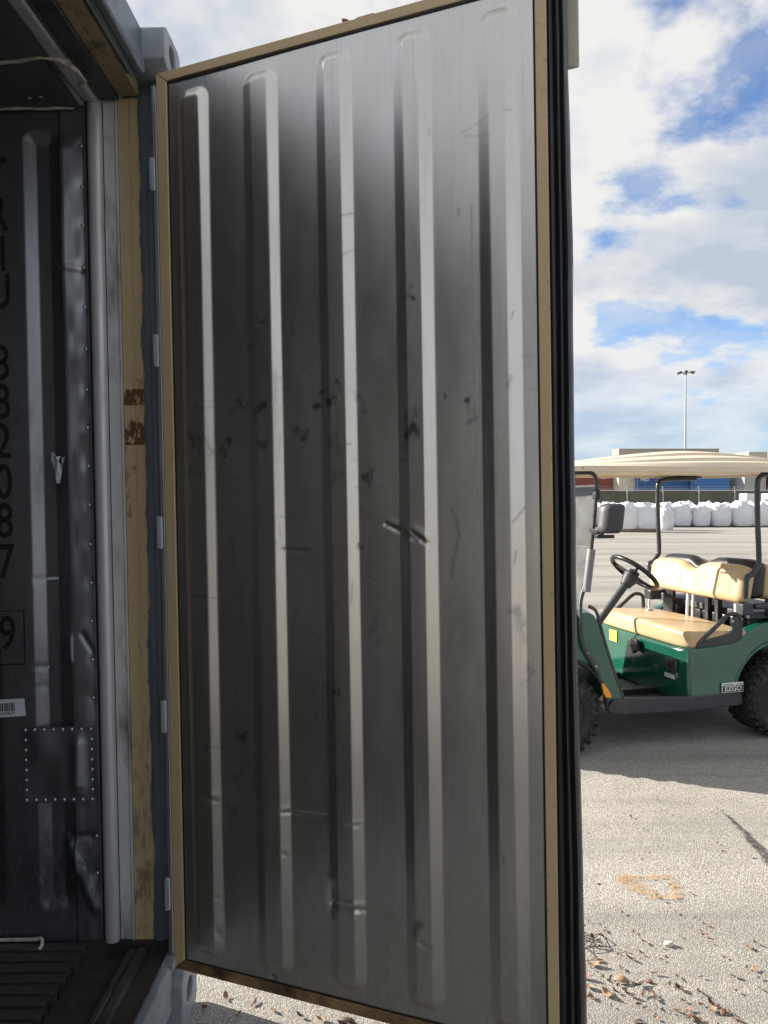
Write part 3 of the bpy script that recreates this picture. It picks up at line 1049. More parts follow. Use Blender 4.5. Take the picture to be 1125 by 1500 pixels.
SP = [(0.233, 1.785, 0.026, 0.01), (0.216, 1.719, 0.015, 0.014), (0.249, 1.807, 0.022, 0.009), (0.444, 1.875, 0.016, 0.01), (0.476, 1.788, 0.008, 0.016),
      (0.488, 1.827, 0.01, 0.01), (0.533, 1.682, 0.016, 0.024), (0.531, 1.788, 0.012, 0.014), (0.551, 1.822, 0.006, 0.014), (0.744, 1.749, 0.021, 0.024),
      (0.743, 1.704, 0.02, 0.031), (0.619, 1.592, 0.015, 0.016), (0.634, 1.212, 0.017, 0.028), (0.819, 1.778, 0.008, 0.007), (0.892, 1.76, 0.012, 0.01),
      (0.894, 1.725, 0.012, 0.01), (0.198, 1.688, 0.009, 0.021), (0.11, 1.72, 0.019, 0.031), (0.116, 1.796, 0.014, 0.024), (0.319, 1.784, 0.019, 0.017),
      (0.323, 1.692, 0.017, 0.021), (0.537, 1.594, 0.016, 0.021), (0.604, 1.426, 0.008, 0.014), (0.228, 0.896, 0.022, 0.024), (0.221, 0.772, 0.011, 0.021),
      (0.197, 0.674, 0.009, 0.017), (0.43, 1.705, 0.028, 0.017), (0.607, 1.783, 0.013, 0.017), (0.999, 1.242, 0.015, 0.035), (1.022, 1.114, 0.009, 0.028),
      (0.735, 0.464, 0.018, 0.017), (0.536, 1.026, 0.01, 0.014), (0.324, 2.022, 0.019, 0.01), (0.416, 1.976, 0.016, 0.014), (0.74, 2.045, 0.014, 0.014),
      (0.983, 1.808, 0.008, 0.017), (0.951, 0.697, 0.01, 0.052)]
sc = np.zeros_like(U)
WU = U + 0.022 * (vnoise(U, V, 45, 40, 51) - 0.5) + 0.012 * (vnoise(U, V, 110, 90, 53) - 0.5)
WV = V + 0.040 * (vnoise(U, V, 45, 30, 52) - 0.5)
for i, (u, v, a, b) in enumerate(SP):
    sc = np.maximum(sc, (0.35 if u > 0.93 else 0.95 if i % 3 else 0.7) * np.exp(-(((WU - u) / (a * 1.05)) ** 2 + ((WV - v) / (b * 1.15)) ** 2) ** 1.6))
for ln, q, w in (([(0.84, 1.511), (0.85, 1.485), (0.856, 1.444), (0.843, 1.394), (0.836, 1.344)], 0.55, 0.006),
                 ([(0.899, 2.238), (0.9, 1.748), (0.904, 1.485)], 0.35, 0.0028), ([(0.915, 2.171), (0.912, 1.584), (0.914, 1.255)], 0.35, 0.0028),
                 ([(0.846, 1.244), (0.832, 1.201), (0.822, 1.15)], 0.4, 0.008), ([(0.373, 1.407), (0.444, 1.404)], 0.6, 0.003),
                 ([(0.36, 0.701), (0.486, 0.702)], 0.7, 0.003), ([(0.44, 2.05), (0.44, 1.98)], 0.4, 0.003), ([(0.31, 2.025), (0.35, 2.03)], 0.5, 0.003)):
    for a, b in zip(ln, ln[1:]):
        w_, _ = seg_dist(U, V, a, b)
        sc = np.maximum(sc, q * np.exp(-(w_ / w) ** 2))
rs_ = random.Random(77)
for _ in range(70):                                        # hairline scratches
    u0, v0 = rs_.uniform(0.05, 1.04), rs_.choice((rs_.uniform(0.3, 2.6), rs_.gauss(1.5, 0.3)))
    an, L_ = rs_.choice((rs_.gauss(0, 0.25), rs_.gauss(1.57, 0.2), rs_.uniform(0, 3.1))), rs_.uniform(0.015, 0.09)
    b_ = (u0 + math.cos(an) * L_, v0 + math.sin(an) * L_)
    sel = (np.abs(U - u0) < 0.12) & (np.abs(V - v0) < 0.12)
    w_, _t = seg_dist(U[sel], V[sel], (u0, v0), b_)
    sc[sel] = np.maximum(sc[sel], rs_.uniform(0.15, 0.5) * np.exp(-(w_ / 0.0025) ** 2))
for _ in range(9):                                         # grime runs
    u0, v0, L_ = rs_.uniform(0.08, 1.03), rs_.uniform(0.9, 2.4), rs_.uniform(0.15, 0.5)
    w_, _t = seg_dist(U + 0.006 * vnoise(U, V, 3, 9, 61), V, (u0, v0), (u0 + 0.005, v0 - L_))
    sc = np.maximum(sc, 0.22 * (1 - _t * 0.7) * np.exp(-(w_ / 0.006) ** 2))
# rubbing by cargo: short level marks near the ribs at pallet height, darker film low down
rub = np.clip((vnoise(U, V, 8, 120, 41) - 0.62) * 4, 0, 1) * np.clip(1.4 - np.abs(V - 1.72) / 0.24, 0, 1) * np.clip((vnoise(U, V, 9, 7, 42) - 0.45) * 4, 0, 1)
sc = np.maximum(sc, 0.30 * rub * np.clip((vnoise(U, V, 30, 60, 44) - 0.4) * 3, 0, 1))
sc = np.maximum(sc, 0.30 * np.clip((0.9 - V) / 0.7, 0, 1) * vnoise(U, V, 6, 4, 43))
P = np.stack([U - DO.x, -D - DO.y + 0.0, V - DO.z], -1)
sheet('door_panel', P, MAT['steel_door'], door, sc)

# tan edge strips, mitred at the corners
e0, e1, f0, f1 = -0.003, 0.031, 1.056, 1.082
zt0, zt1, zb0, zb1 = 2.7235, 2.7505, 0.197, 0.2235
TH = (-0.006, 0.010)


def strip(pts, mat):
    return DB().prism(pts, TH[0], TH[1], 'y').build('edge_strip', mat, bevel=0.0018)


strip([(e0, zb1 - 0.02), (e1, zb1 + 0.003), (e1, zt0 - 0.001), (e0, zt1 - 0.001)], MAT['tan'])
strip([(f0, zb1 + 0.002), (f1, zb1 - 0.02), (f1, zt1 - 0.001), (f0, zt0 - 0.001)], MAT['tan'])
strip([(e0 + 0.001, zt1), (e1 + 0.001, zt0), (f0 - 0.001, zt0), (f1 - 0.001, zt1)], MAT['tan'])
strip([(e0 + 0.001, zb0), (f1 - 0.001, zb0), (f0 - 0.001, zb1), (e1 + 0.001, zb1 + 0.002)], MAT['tan_rust'])
gp = DB()
gp.box(0.0312, 0.0362, -0.001, 0.009, 0.226, 2.7225)
gp.box(1.0522, 1.0558, -0.001, 0.009, 0.226, 2.7225)
gp.box(0.0364, 1.052, -0.003, 0.009, 2.7175, 2.7232)
gp.box(0.0364, 1.052, -0.001, 0.009, 0.2238, 0.2285)
gp.build('sealant_line', MAT['black_gap'])
DB().box(e0 + 0.003, f1 - 0.003, 0.0105, 0.072, zb0 + 0.003, zt1 - 0.003).build('door_core', MAT['shell'], bevel=0.003)
DB().box(e0 + 0.004, 1.10, 0.0725, 0.078, 0.205, 2.743).build('outer_skin', MAT['shell'])
# gasket: folded rubber lips round the door, widest at the free edge
gz0, gz1 = 0.16, 2.79
prof = [(1.083, 0.062), (1.083, 0.002), (1.089, -0.003), (1.096, 0.001), (1.0985, 0.010), (1.102, 0.004), (1.108, -0.001), (1.1125, 0.005), (1.114, 0.014), (1.118, 0.009),
        (1.124, 0.007), (1.1305, 0.016), (1.133, 0.034), (1.126, 0.05), (1.112, 0.062)]
nz = 40
g = DB()
g.add([(u + (0.006 * math.sin(z * 1.1 + 2) + 0.0025 * math.sin(z * 3.7) + 0.003 * mnoise.noise(Vector((u * 40, z * 5, 0)))) * (u - 1.083) / 0.05, d, z)
       for z in [gz0 + (gz1 - gz0) * k / nz for k in range(nz + 1)] for u, d in prof],
      [(k * len(prof) + i, k * len(prof) + (i + 1) % len(prof), (k + 1) * len(prof) + (i + 1) % len(prof), (k + 1) * len(prof) + i)
       for k in range(nz) for i in range(len(prof))])
g.build('gasket', MAT['rubber'], smooth=True, angle=50)
DB().box(0.01, 1.08, 0.045, 0.062, zt1 - 0.002, zt1 + 0.006).build('gasket', MAT['rubber'])
DB().box(0.01, 1.08, 0.045, 0.062, zb0 - 0.006, zb0 + 0.002).build('gasket', MAT['rubber'])
# hardware on the outer face
DB().box(1.112, 1.148, 0.0625, 0.0695, 2.545, 2.80).build('overlap_plate', MAT['plate_beige'], bevel=0.010, bseg=2)
for u in (0.30, 0.575, 0.93):
    b = DB().tube([(u, 0.105, 0.16), (u, 0.105, 2.755)], 0.017, 12)
    lk = b.build('lock_bar', MAT['galv'], smooth=True)
cm = DB().prism([(0.535, 2.752), (0.615, 2.752), (0.625, 2.822), (0.575, 2.822), (0.56, 2.815), (0.545, 2.826), (0.530, 2.832)], 0.088, 0.125, 'y')
cm.build('cam_keeper', MAT['rust'], bevel=0.003)
for z in (0.5, 1.0, 1.7, 2.4):
    for u in (0.30, 0.575, 0.93):
        DB().box(u - 0.04, u + 0.04, 0.0785, 0.128, z - 0.03, z + 0.03).build('bar_bracket', MAT['galv'], bevel=0.006)
# hinges: pin and five lugs
pin = CB().tube([(-0.6585, 2.105, 0.17), (-0.6585, 2.105, 2.76)], 0.0085, 12)
pin.build('hinge_pin', MAT['pin_paint'], smooth=True)
for z in (2.50, 1.985, 1.45, 0.905, 0.375):
    CB().box(-0.6695, -0.655, 2.085, 2.126, z - 0.048, z + 0.048).build('hinge_lug', MAT['lug_paint'], bevel=0.005, bseg=3)
# ------------------------------------------------------------------ the golf cart
MAT['green'] = pbr('green_body_paint', (0.008, 0.088, 0.056), 0.16, 0.0, 0.10, 3, coat=0.8, rvary=0.04, dirt=((0.12, 0.11, 0.09), 0.06, 7))
MAT['dark_plastic'] = pbr('dark_grey_plastic', (0.045, 0.045, 0.052), 0.5, 0, 0.15, 8, 0.15, 120, ((0.16, 0.15, 0.13), 0.15, 10))
MAT['black_plastic'] = pbr('black_plastic', (0.014, 0.014, 0.016), 0.38, 0, 0.15, 10)
MAT['tube'] = pbr('dark_grey_tube', (0.05, 0.052, 0.06), 0.3, 0.3, 0.15, 12)
MAT['vinyl'] = pbr('tan_vinyl', (0.56, 0.41, 0.235), 0.36, 0, 0.12, 7, 0.12, 90, ((0.33, 0.2, 0.09), 0.16, 5))
MAT['roof_shell'] = pbr('beige_roof_plastic', (0.70, 0.585, 0.43), 0.42, 0, 0.06, 4)
MAT['tyre'] = pbr('tyre_rubber', (0.016, 0.016, 0.017), 0.72, 0, 0.3, 14, 0.3, 80, ((0.11, 0.1, 0.085), 0.2, 14))
MAT['rim'] = pbr('dark_rim', (0.03, 0.03, 0.034), 0.4, 0.4, 0.2, 8)
MAT['amber'] = pbr('amber_reflector', (0.85, 0.33, 0.01), 0.2, 0, 0.05, 20, coat=0.5)
MAT['yellow'] = pbr('yellow_sticker', (0.75, 0.55, 0.10), 0.5)
MAT['sleeve'] = pbr('grey_sleeve', (0.20, 0.20, 0.21), 0.4, 0.2, 0.1, 9)
MAT['white'] = pbr('white_plastic', (0.70, 0.70, 0.68), 0.4)
MAT['silver'] = pbr('silver_bracket', (0.55, 0.55, 0.54), 0.35, 0.5)


def glass_material():
    t = NT('windshield_acrylic')
    tr = t.n('ShaderNodeBsdfTransparent')
    tr.inputs[0].default_value = (0.93, 0.95, 0.94, 1)
    gl = t.n('ShaderNodeBsdfGlossy')
    gl.inputs['Roughness'].default_value = 0.04
    df = t.n('ShaderNodeBsdfDiffuse')
    df.inputs[0].default_value = (0.8, 0.8, 0.78, 1)
    ms = t.n('ShaderNodeMixShader')
    fr = t.n('ShaderNodeFresnel')
    fr.inputs[0].default_value = 1.45
    t.l(fr.outputs[0], ms.inputs[0])
    t.l(tr.outputs[0], ms.inputs[1])
    t.l(gl.outputs[0], ms.inputs[2])
    m2 = t.n('ShaderNodeMixShader')
    # scratches and dust scatter a little light
    t.l(t.ramp(t.noise(7, 7, 0.65), 0.3, 0.7, 0.02, 0.07), m2.inputs[0])
    t.l(ms.outputs[0], m2.inputs[1])
    t.l(df.outputs[0], m2.inputs[2])
    t.l(m2.outputs[0], t.out.inputs['Surface'])
    return t.m


MAT['acrylic'] = glass_material()

cart = empty('golf_cart', (1.03, 4.2, ground_z(1.06)), (-0.001, -0.004, R(14)))
tag(cart, 'green golf cart with tan seats and a beige roof, parked on the sunlit asphalt', 'golf cart')
BW = 1.16
AF, AR, RW = 0.035, 1.60, 0.255      # axles and wheel radius


def wheel(a, b, side):
    w = empty('wheel', (a, b, RW), (0, 0, 0), cart)
    hw = 0.115
    prof = [(0.150, -hw + 0.02), (0.165, -hw), (0.205, -hw - 0.006), (0.232, -hw + 0.006), (0.243, -hw + 0.03), (0.245, 0), (0.243, hw - 0.03), (0.232, hw - 0.006),
            (0.205, hw + 0.006), (0.165, hw), (0.150, hw - 0.02)]
    MB().lathe(prof, 48).build('tyre', MAT['tyre'], w, smooth=True, angle=50)
    lug = MB()
    nl = 26
    for k in range(nl):
        for row, (y0, y1, tw) in enumerate(((-hw - 0.007, -0.052, 0.5), (-0.047, -0.004, -0.6), (0.004, 0.047, 0.6), (0.052, hw + 0.007, -0.5))):
            ang = 2 * math.pi * (k + (0.5 if row % 2 else 0.0)) / nl
            M = Matrix.Rotation(ang, 4, 'Y') @ Matrix.Translation((0.246, (y0 + y1) / 2, 0)) @ Matrix.Rotation(tw, 4, 'X')
            lug.box(-0.006, 0.009, -(y1 - y0) / 2, (y1 - y0) / 2, -0.015, 0.015, M)
        # shoulder blocks reach down the sidewall
        for s in (-1, 1):
            ang = 2 * math.pi * (k + (0 if s < 0 else 0.5)) / nl
            M = Matrix.Rotation(ang, 4, 'Y') @ Matrix.Translation((0.222, s * (hw + 0.004), 0))
            lug.box(-0.03, 0.016, -0.006, 0.006, -0.012 if k % 2 else -0.016, 0.012, M)
    tag(lug.build('tread_blocks', MAT['tyre'], w, bevel=0.0025, bseg=1), kind='stuff')
    s = side
    rp = [(0.152, -hw * 0.8), (0.152, -s * 0 + s * 0.03), (0.142, s * 0.05), (0.120, s * 0.055), (0.105, s * 0.032), (0.06, s * 0.026), (0.045, s * 0.05), (0.0, s * 0.052), (0.0, -hw * 0.6), (0.14, -hw * 0.8)]
    MB().lathe(rp, 40).build('rim', MAT['rim'], w, smooth=True, angle=40)
    hb = MB()
    for k in range(5):
        an = 2 * math.pi * k / 5
        hb.dome((0.052 * math.cos(an), s * 0.028, 0.052 * math.sin(an)), 0.008, (0, s, 0))
    hb.build('wheel_nuts', MAT['silver'], w, smooth=True, angle=0)
    return w


wheel(AF, 0.115, -1)
wheel(AR, 0.115, -1)
wheel(AF, BW - 0.03, 1)
wheel(AR, BW - 0.03, 1)

ch = MB()
ch.box(-0.2, 1.95, 0.33, 0.42, 0.20, 0.285)
ch.box(-0.2, 1.95, 0.76, 0.85, 0.20, 0.285)
ch.box(0.40, 1.30, 0.10, 1.08, 0.215, 0.235)
ch.tube([(AF, 0.2, RW), (AF, 1.0, RW)], 0.028)
ch.tube([(AR, 0.2, RW), (AR, 1.0, RW)], 0.045)
ch.box(1.42, 1.78, 0.40, 0.75, 0.17, 0.36)
ch.build('chassis', MAT['black_plastic'], cart)
MB().box(0.47, 0.94, 0.075, BW - 0.075, 0.236, 0.248).build('floor_mat', MAT['dark_plastic'], cart, bevel=0.004)
for b0, b1 in ((0.032, 0.074), (BW - 0.074, BW - 0.032)):
    s = [(0.352, 0.262), (0.375, 0.238), (0.43, 0.222), (0.887, 0.206), (1.30, 0.215), (1.335, 0.23), (1.325, 0.30), (1.31, 0.312), (0.887, 0.300), (0.47, 0.322), (0.40, 0.318)]
    MB().prism(s, b0, b1, 'y').build('side_sill', MAT['dark_plastic'], cart, bevel=0.010, bseg=3)


def arch(ca, r, a_from, a_to, n=12):
    return [(ca + r * math.cos(R(a_from + (a_to - a_from) * i / n)), RW + 0.02 + r * math.sin(R(a_from + (a_to - a_from) * i / n))) for i in range(n + 1)]


# front body: side outline swept across, pinched at the nose
fo = [(-0.36, 0.34), (-0.40, 0.46), (-0.37, 0.60), (-0.25, 0.73), (-0.05, 0.83), (0.12, 0.882), (0.225, 0.892), (0.268, 0.872), (0.292, 0.825), (0.33, 0.69), (0.40, 0.48), (0.462, 0.325), (0.452, 0.318), (0.385, 0.318)]
fo += arch(AF, 0.315, 3, 168, 14)
fb = MB()
nb = 15
sec = []
for i in range(nb):
    b = 0.036 + (BW - 0.072) * i / (nb - 1)
    e = abs(2 * i / (nb - 1) - 1)
    sec.append((b, e))
v, f = [], []
n = len(fo)
for b, e in sec:
    for a, z in fo:
        k = max(0, (0.15 - a) / 0.55)                     # rounds the nose in plan
        sh = 0.16 * k * e ** 3
        dz = 0.035 * max(0, (z - 0.6) / 0.3) * (e ** 6)
        v.append((a + sh, b, z - dz))
for i in range(nb - 1):
    for k in range(n):
        k2 = (k + 1) % n
        f.append((i * n + k, i * n + k2, (i + 1) * n + k2, (i + 1) * n + k))
f.append(tuple(range(n)))
f.append(tuple(range((nb - 1) * n, nb * n))[::-1])
fb.add(v, f)
fb.build('front_cowl', MAT['green'], cart, bevel=0.012, bseg=3)
# dark edging down the back of the cowl, and the dark wheel-arch flare
tr = [(0.225, 0.899), (0.272, 0.878), (0.298, 0.828), (0.338, 0.69), (0.408, 0.48), (0.47, 0.322)]
for b in (0.045, BW - 0.045):
    MB().tube([(a, b, z) for a, z in tr], 0.011, 8, smooth=4).build('cowl_edging', MAT['dark_plastic'], cart, smooth=True)
MB().tube([(a, 0.038, z) for a, z in arch(AF, 0.318, 0, 150, 14)], 0.014, 8, smooth=2).build('arch_flare', MAT['black_plastic'], cart, smooth=True)
MB().tube([(a, 0.038, z) for a, z in arch(AR, 0.335, 12, 170, 14)], 0.012, 8, smooth=2).build('arch_flare', MAT['green'], cart, smooth=True)
MB().prism([(0.308, 0.43), (0.322, 0.425), (0.36, 0.378), (0.375, 0.345), (0.368, 0.337), (0.338, 0.338), (0.325, 0.36), (0.312, 0.405)], 0.017, 0.037, 'y').build('side_reflector', MAT['amber'], cart, bevel=0.003)

# rear body: seat box and fenders
ro = [(0.905, 0.25), (1.24, 0.25)] + arch(AR, 0.335, 178, 10, 16) + [(2.02, 0.36), (2.10, 0.42), (2.10, 0.66), (2.04, 0.72), (1.90, 0.745), (1.62, 0.752), (1.50, 0.735), (1.40, 0.690), (1.30, 0.645), (1.15, 0.612), (0.96, 0.598), (0.905, 0.592)]
rbm = MB()
nb = 13
v, f = [], []
n = len(ro)
for i in range(nb):
    q = i / (nb - 1)
    b = 0.03 + (BW - 0.06) * q
    e = abs(2 * q - 1)
    inner = e < 0.72
    for a, z in ro:
        aa = a + (0.028 * (e ** 10) if a < 0.93 else 0.0)
        zz = z
        if z > 0.6 and a > 1.2 and inner:
            zz = 0.605                                    # deck between the fenders
        bb = b
        if z > 0.5:
            bb = 0.58 + (b - 0.58) * (1 - 0.05 * min(1, (z - 0.5) / 0.25))
        if a < 1.25 and z < 0.56:
            bb = 0.58 + (b - 0.58) * (1 - 0.015)
        v.append((aa, bb, zz))
for i in range(nb - 1):
    for k in range(n):
        k2 = (k + 1) % n
        f.append((i * n + k, i * n + k2, (i + 1) * n + k2, (i + 1) * n + k))
f.append(tuple(range(n)))
f.append(tuple(range((nb - 1) * n, nb * n))[::-1])
rbm.add(v, f)
rbm.build('rear_body', MAT['green'], cart, bevel=0.016, bseg=3)

# badge with its lettering
bd = MB()
bd.box(1.163, 1.325, 0.0225, 0.0285, 0.288 + 0.02, 0.362 + 0.01)
badge = bd.build('maker_badge', MAT['white'], cart, bevel=0.006)
MB().box(1.169, 1.319, 0.0205, 0.0222, 0.314, 0.352).build('badge_panel', MAT['black_plastic'], badge)
bl = text_mesh('badge_lettering', 'EZGO', 0.05, MAT['white'], badge, 0.0008, 0.0012)
bl.location = (1.244, 0.0196, 0.333)
bl.rotation_euler = (R(90), 0, 0)
bl.scale = (0.95, 0.84, 1)
sb = MB()
for i in range(13):
    if i not in (7, 8):
        sb.box(1.175 + i * 0.011, 1.182 + i * 0.011, 0.0212, 0.0226, 0.3575, 0.3625)
sb.build('badge_small_print', MAT['black_plastic'], badge)


def cushion(name, a0, a1, b0, b1, z0, z1, rad, mat, fn=None, label=None, n=22):
    """soft block: a rounded box whose surface can be pushed about by fn(a,b,z)->(a,b,z)"""
    m = MB()
    cx, cy, cz = (a0 + a1) / 2, (b0 + b1) / 2, (z0 + z1) / 2
    hx, hy, hz = (a1 - a0) / 2, (b1 - b0) / 2, (z1 - z0) / 2
    vs, fs, key = [], [], {}

    def vid(p):
        k = tuple(round(c, 5) for c in p)
        if k not in key:
            key[k] = len(vs)
            vs.append(p)
        return key[k]
    for ax in range(3):
        for sgn in (-1, 1):
            for i in range(n):
                for j in range(n):
                    q = []
                    for di, dj in ((0, 0), (1, 0), (1, 1), (0, 1)):
                        s_, t_ = 2 * (i + di) / n - 1, 2 * (j + dj) / n - 1
                        s_, t_ = math.sin(s_ * math.pi / 2), math.sin(t_ * math.pi / 2)
                        p = [0, 0, 0]
                        p[ax] = sgn
                        p[(ax + 1) % 3] = s_
                        p[(ax + 2) % 3] = t_
                        q.append(vid(tuple(p)))
                    fs.append(tuple(q))
    out = []
    for p in vs:
        w = Vector((p[0] * hx, p[1] * hy, p[2] * hz))
        core = Vector((max(-(hx - rad), min(hx - rad, w.x)), max(-(hy - rad), min(hy - rad, w.y)), max(-(hz - rad), min(hz - rad, w.z))))
        d = w - core
        if d.length > 1e-9:
            d = d.normalized() * rad
        w = core + d
        w = (w.x + cx, w.y + cy, w.z + cz)
        out.append(fn(*w) if fn else w)
    m.add(out, fs)
    return m.build(name, mat, cart, smooth=True, angle=0, label=label)


cushion('seat', 0.915, 1.40, 0.055, BW - 0.055, 0.592, 0.700, 0.030, MAT['vinyl'],
        lambda a, b, z: (a + 0.03 * (abs(b - 0.58) / 0.52) ** 8 * (a < 1.1), b, z + (0.012 * math.cos((b - 0.58) * 2.6) - 0.035 * max(0, (a - 1.1) / 0.4) * 0.4 if z > 0.64 else 0)))
MB().box(0.925, 1.38, 0.07, BW - 0.07, 0.575, 0.594).build('seat_base', MAT['black_plastic'], cart, bevel=0.004)


def humps(b):
    """top edge of the backrest: two shoulders with a dip between"""
    return -0.018 * b - 0.060 * math.exp(-((b - 0.62) / 0.085) ** 2) - 0.015 * max(0, abs(b - 0.60) - 0.40) / 0.1


def back_fn(lean, top):
    def fn(a, b, z):
        k = (z - 0.86) / 0.25
        return (a + lean * k, b, z + max(0, k) ** 1.5 * humps(b))
    return fn


def front_back(a, b, z):
    k = (z - 0.86) / 0.25
    d = -0.012 * math.exp(-((b - 0.62) / 0.05) ** 2) if a < 1.40 else 0
    return (a + 0.045 * k - d, b, z + max(0, min(1, k)) ** 1.3 * humps(b))


cushion('backrest', 1.335, 1.445, 0.075, BW - 0.075, 0.860, 1.112, 0.052, MAT['vinyl'], front_back, n=30)
cushion('backrest_shell', 1.437, 1.545, 0.085, BW - 0.085, 0.885, 1.146, 0.045, MAT['black_plastic'], lambda a, b, z: (a + 0.03 * (z - 0.86) / 0.25, b, z + max(0, min(1, (z - 0.86) / 0.25)) ** 1.3 * humps(b) * 1.1), n=30)
cushion('rear_backrest', 1.540, 1.640, 0.080, BW - 0.080, 0.875, 1.125, 0.05, MAT['vinyl'], lambda a, b, z: (a + 0.0 * z, b, z + max(0, min(1, (z - 0.86) / 0.25)) ** 1.3 * humps(b)), n=24)
# stitched outline on each half of the backrest
for c in (0.345, 0.855):
    st = MB()
    pts = []
    for k in range(41):
        t = 2 * math.pi * k / 40
        cs, sn = math.cos(t), math.sin(t)
        y = c + 0.165 * (abs(cs) ** 0.35) * (1 if cs > 0 else -1)
        z = 0.985 + 0.078 * (abs(sn) ** 0.4) * (1 if sn > 0 else -1)
        k_ = (z - 0.86) / 0.25
        pts.append((1.3345 + 0.045 * k_, y, z + max(0, min(1, k_)) ** 1.3 * humps(y)))
    st.tube(pts, 0.0022, 5)
    st.build('backrest_piping', MAT['vinyl'], cart, smooth=True)

# backrest posts and the jumble behind the seat
for b in (0.36, 0.46):
    MB().box(1.392, 1.43, b - 0.018, b + 0.018, 0.60, 0.90).build('backrest_post', MAT['black_plastic'], cart, bevel=0.004)
MB().box(1.37, 1.398, 0.80, 0.92, 0.60, 0.88).build('backrest_post', MAT['black_plastic'], cart, bevel=0.004)
for b in (0.58, 0.64):
    MB().tube([(1.375, b, 0.61), (1.38, b + 0.005, 0.75), (1.395, b + 0.015, 0.88)], 0.013, 8, smooth=4).build('seat_strut', MAT['silver'], cart, smooth=True)
MB().box(1.40, 1.43, 0.16, 0.205, 0.62, 0.90).build('seat_strut', MAT['silver'], cart, bevel=0.004)
MB().box(1.345, 1.425, 0.05, 0.12, 0.790, 0.865).build('belt_anchor', MAT['dark_plastic'], cart, bevel=0.008)
MB().box(1.44, 1.95, 0.10, 1.06, 0.755, 0.80).tube([(1.44, 0.06, 0.845), (2.05, 0.06, 0.845)], 0.022).box(1.56, 1.62, 0.045, 0.11, 0.77, 0.885).build('rear_seat_frame', MAT['dark_plastic'], cart, bevel=0.006)
MB().box(1.455, 1.85, 0.13, 1.02, 0.615, 0.753).build('rear_storage_box', MAT['black_plastic'], cart, bevel=0.012)
sbm = MB()
sbm.box(1.225, 1.32, 0.86, 0.95, 0.79, 0.865)
sbm.box(1.30, 1.40, 0.89, 0.92, 0.835, 0.86)
reel = sbm.build('belt_reel', MAT['black_plastic'], cart, bevel=0.01)
MB().tube([(1.245, 0.90, 0.80), (1.235, 0.90, 0.75), (1.245, 0.90, 0.71)], 0.008, 6, smooth=3).box(1.215, 1.26, 0.885, 0.915, 0.685, 0.715).build('belt_buckle', MAT['silver'], cart, bevel=0.003)

# hip restraints
for b, s in ((0.055, 1), (BW - 0.055, -1)):
    MB().tube([(1.005, b, 0.615), (1.06, b, 0.665), (1.15, b, 0.735), (1.225, b, 0.793), (1.27, b, 0.806), (1.315, b, 0.79), (1.325, b, 0.74), (1.325, b, 0.64)], 0.014, 10, smooth=4).build(
        'hip_rail', MAT['tube'], cart, smooth=True)
    if s > 0:
        MB().prism([(0.995, 0.598), (1.015, 0.628), (1.10, 0.655), (1.20, 0.672), (1.255, 0.70), (1.275, 0.79), (1.30, 0.79), (1.335, 0.67), (1.31, 0.63), (1.25, 0.612)], b - 0.014, b + 0.012, 'y').build(
            'hip_panel', MAT['dark_plastic'], cart, bevel=0.006)

# roof: grid with stepped ribs, lip and underside
A0, A1, RB0, RB1 = 0.02, 2.05, -0.005, BW + 0.005


def roof_top(a, b):
    q = (a - A0) / (A1 - A0)
    e = min(1, 2.0 * min(q, 1 - q) * 2.2)
    fa = (1 - (1 - min(1, q / 0.62)) ** 1.45) if q < 0.62 else (1 - ((q - 0.62) / 0.38) ** 2.4 * 0.55)
    m = min(b - RB0, RB1 - b)
    g = 0.026 * min(1, m / 0.04) + 0.115 * m
    for b0, w, h in ((0.15, 0.02, 0.020), (0.38, 0.022, 0.016)):
        x = max(0, min(1, (m - b0 - 0.10 * (1 - fa)) / w))
        g += h * x * x * (3 - 2 * x)
    return 1.748 + g * fa * 1.1 


rt = MB()
na, nb = 80, 170


def plan(q, p):
    """rounded-corner plan"""
    a = A0 + (A1 - A0) * q
    b = RB0 + (RB1 - RB0) * p
    e = abs(2 * p - 1)
    k = max(0, (e - 0.70) / 0.30)
    if q < 0.25:
        a += 0.13 * k ** 2.2 * (1 - q / 0.25)
    if q > 0.8:
        a -= 0.10 * k ** 2.2 * ((q - 0.8) / 0.2)
    a += 0.07 * e * e * max(0, 1 - q / 0.3)
    return a, b


rows = []
for j in range(nb):
    for i in range(na):
        p = 0.5 - 0.5 * math.cos(math.pi * j / (nb - 1)) * (0.35 + 0.65)
        p = j / (nb - 1)
        q = i / (na - 1)
        a, b = plan(q, p)
        rows.append((a, b, roof_top(A0 + (A1 - A0) * q, b)))
f = [(j * na + i, j * na + i + 1, (j + 1) * na + i + 1, (j + 1) * na + i) for j in range(nb - 1) for i in range(na - 1)]
rim = [i for i in range(na)] + [j * na + na - 1 for j in range(1, nb)] + [(nb - 1) * na + i for i in range(na - 2, -1, -1)] + [j * na for j in range(nb - 2, 0, -1)]
v = list(rows)
base = len(v)
for k in rim:
    v.append((v[k][0], v[k][1], 1.716))
for k in rim:                                            # lip turns in, then the underside rises
    x, y_, _ = rows[k]
    cxx, cyy = (A0 + A1) / 2, BW / 2
    v.append((x + (cxx - x) * 0.03, y_ + (cyy - y_) * 0.05, 1.716))
for k in rim:
    x, y_, _ = rows[k]
    v.append((x + ((A0 + A1) / 2 - x) * 0.04, y_ + (BW / 2 - y_) * 0.07, 1.734))
nr = len(rim)
for r_ in range(3):
    for k in range(nr):
        k2 = (k + 1) % nr
        p0, p1 = (rim[k], rim[k2]) if r_ == 0 else (base + (r_ - 1) * nr + k, base + (r_ - 1) * nr + k2)
        f.append((p0, p1, base + r_ * nr + k2, base + r_ * nr + k))
f.append(tuple(base + 2 * nr + k for k in range(nr)))
rt.add(v, f)
rt.build('roof', MAT['roof_shell'], cart, smooth=True, angle=50)
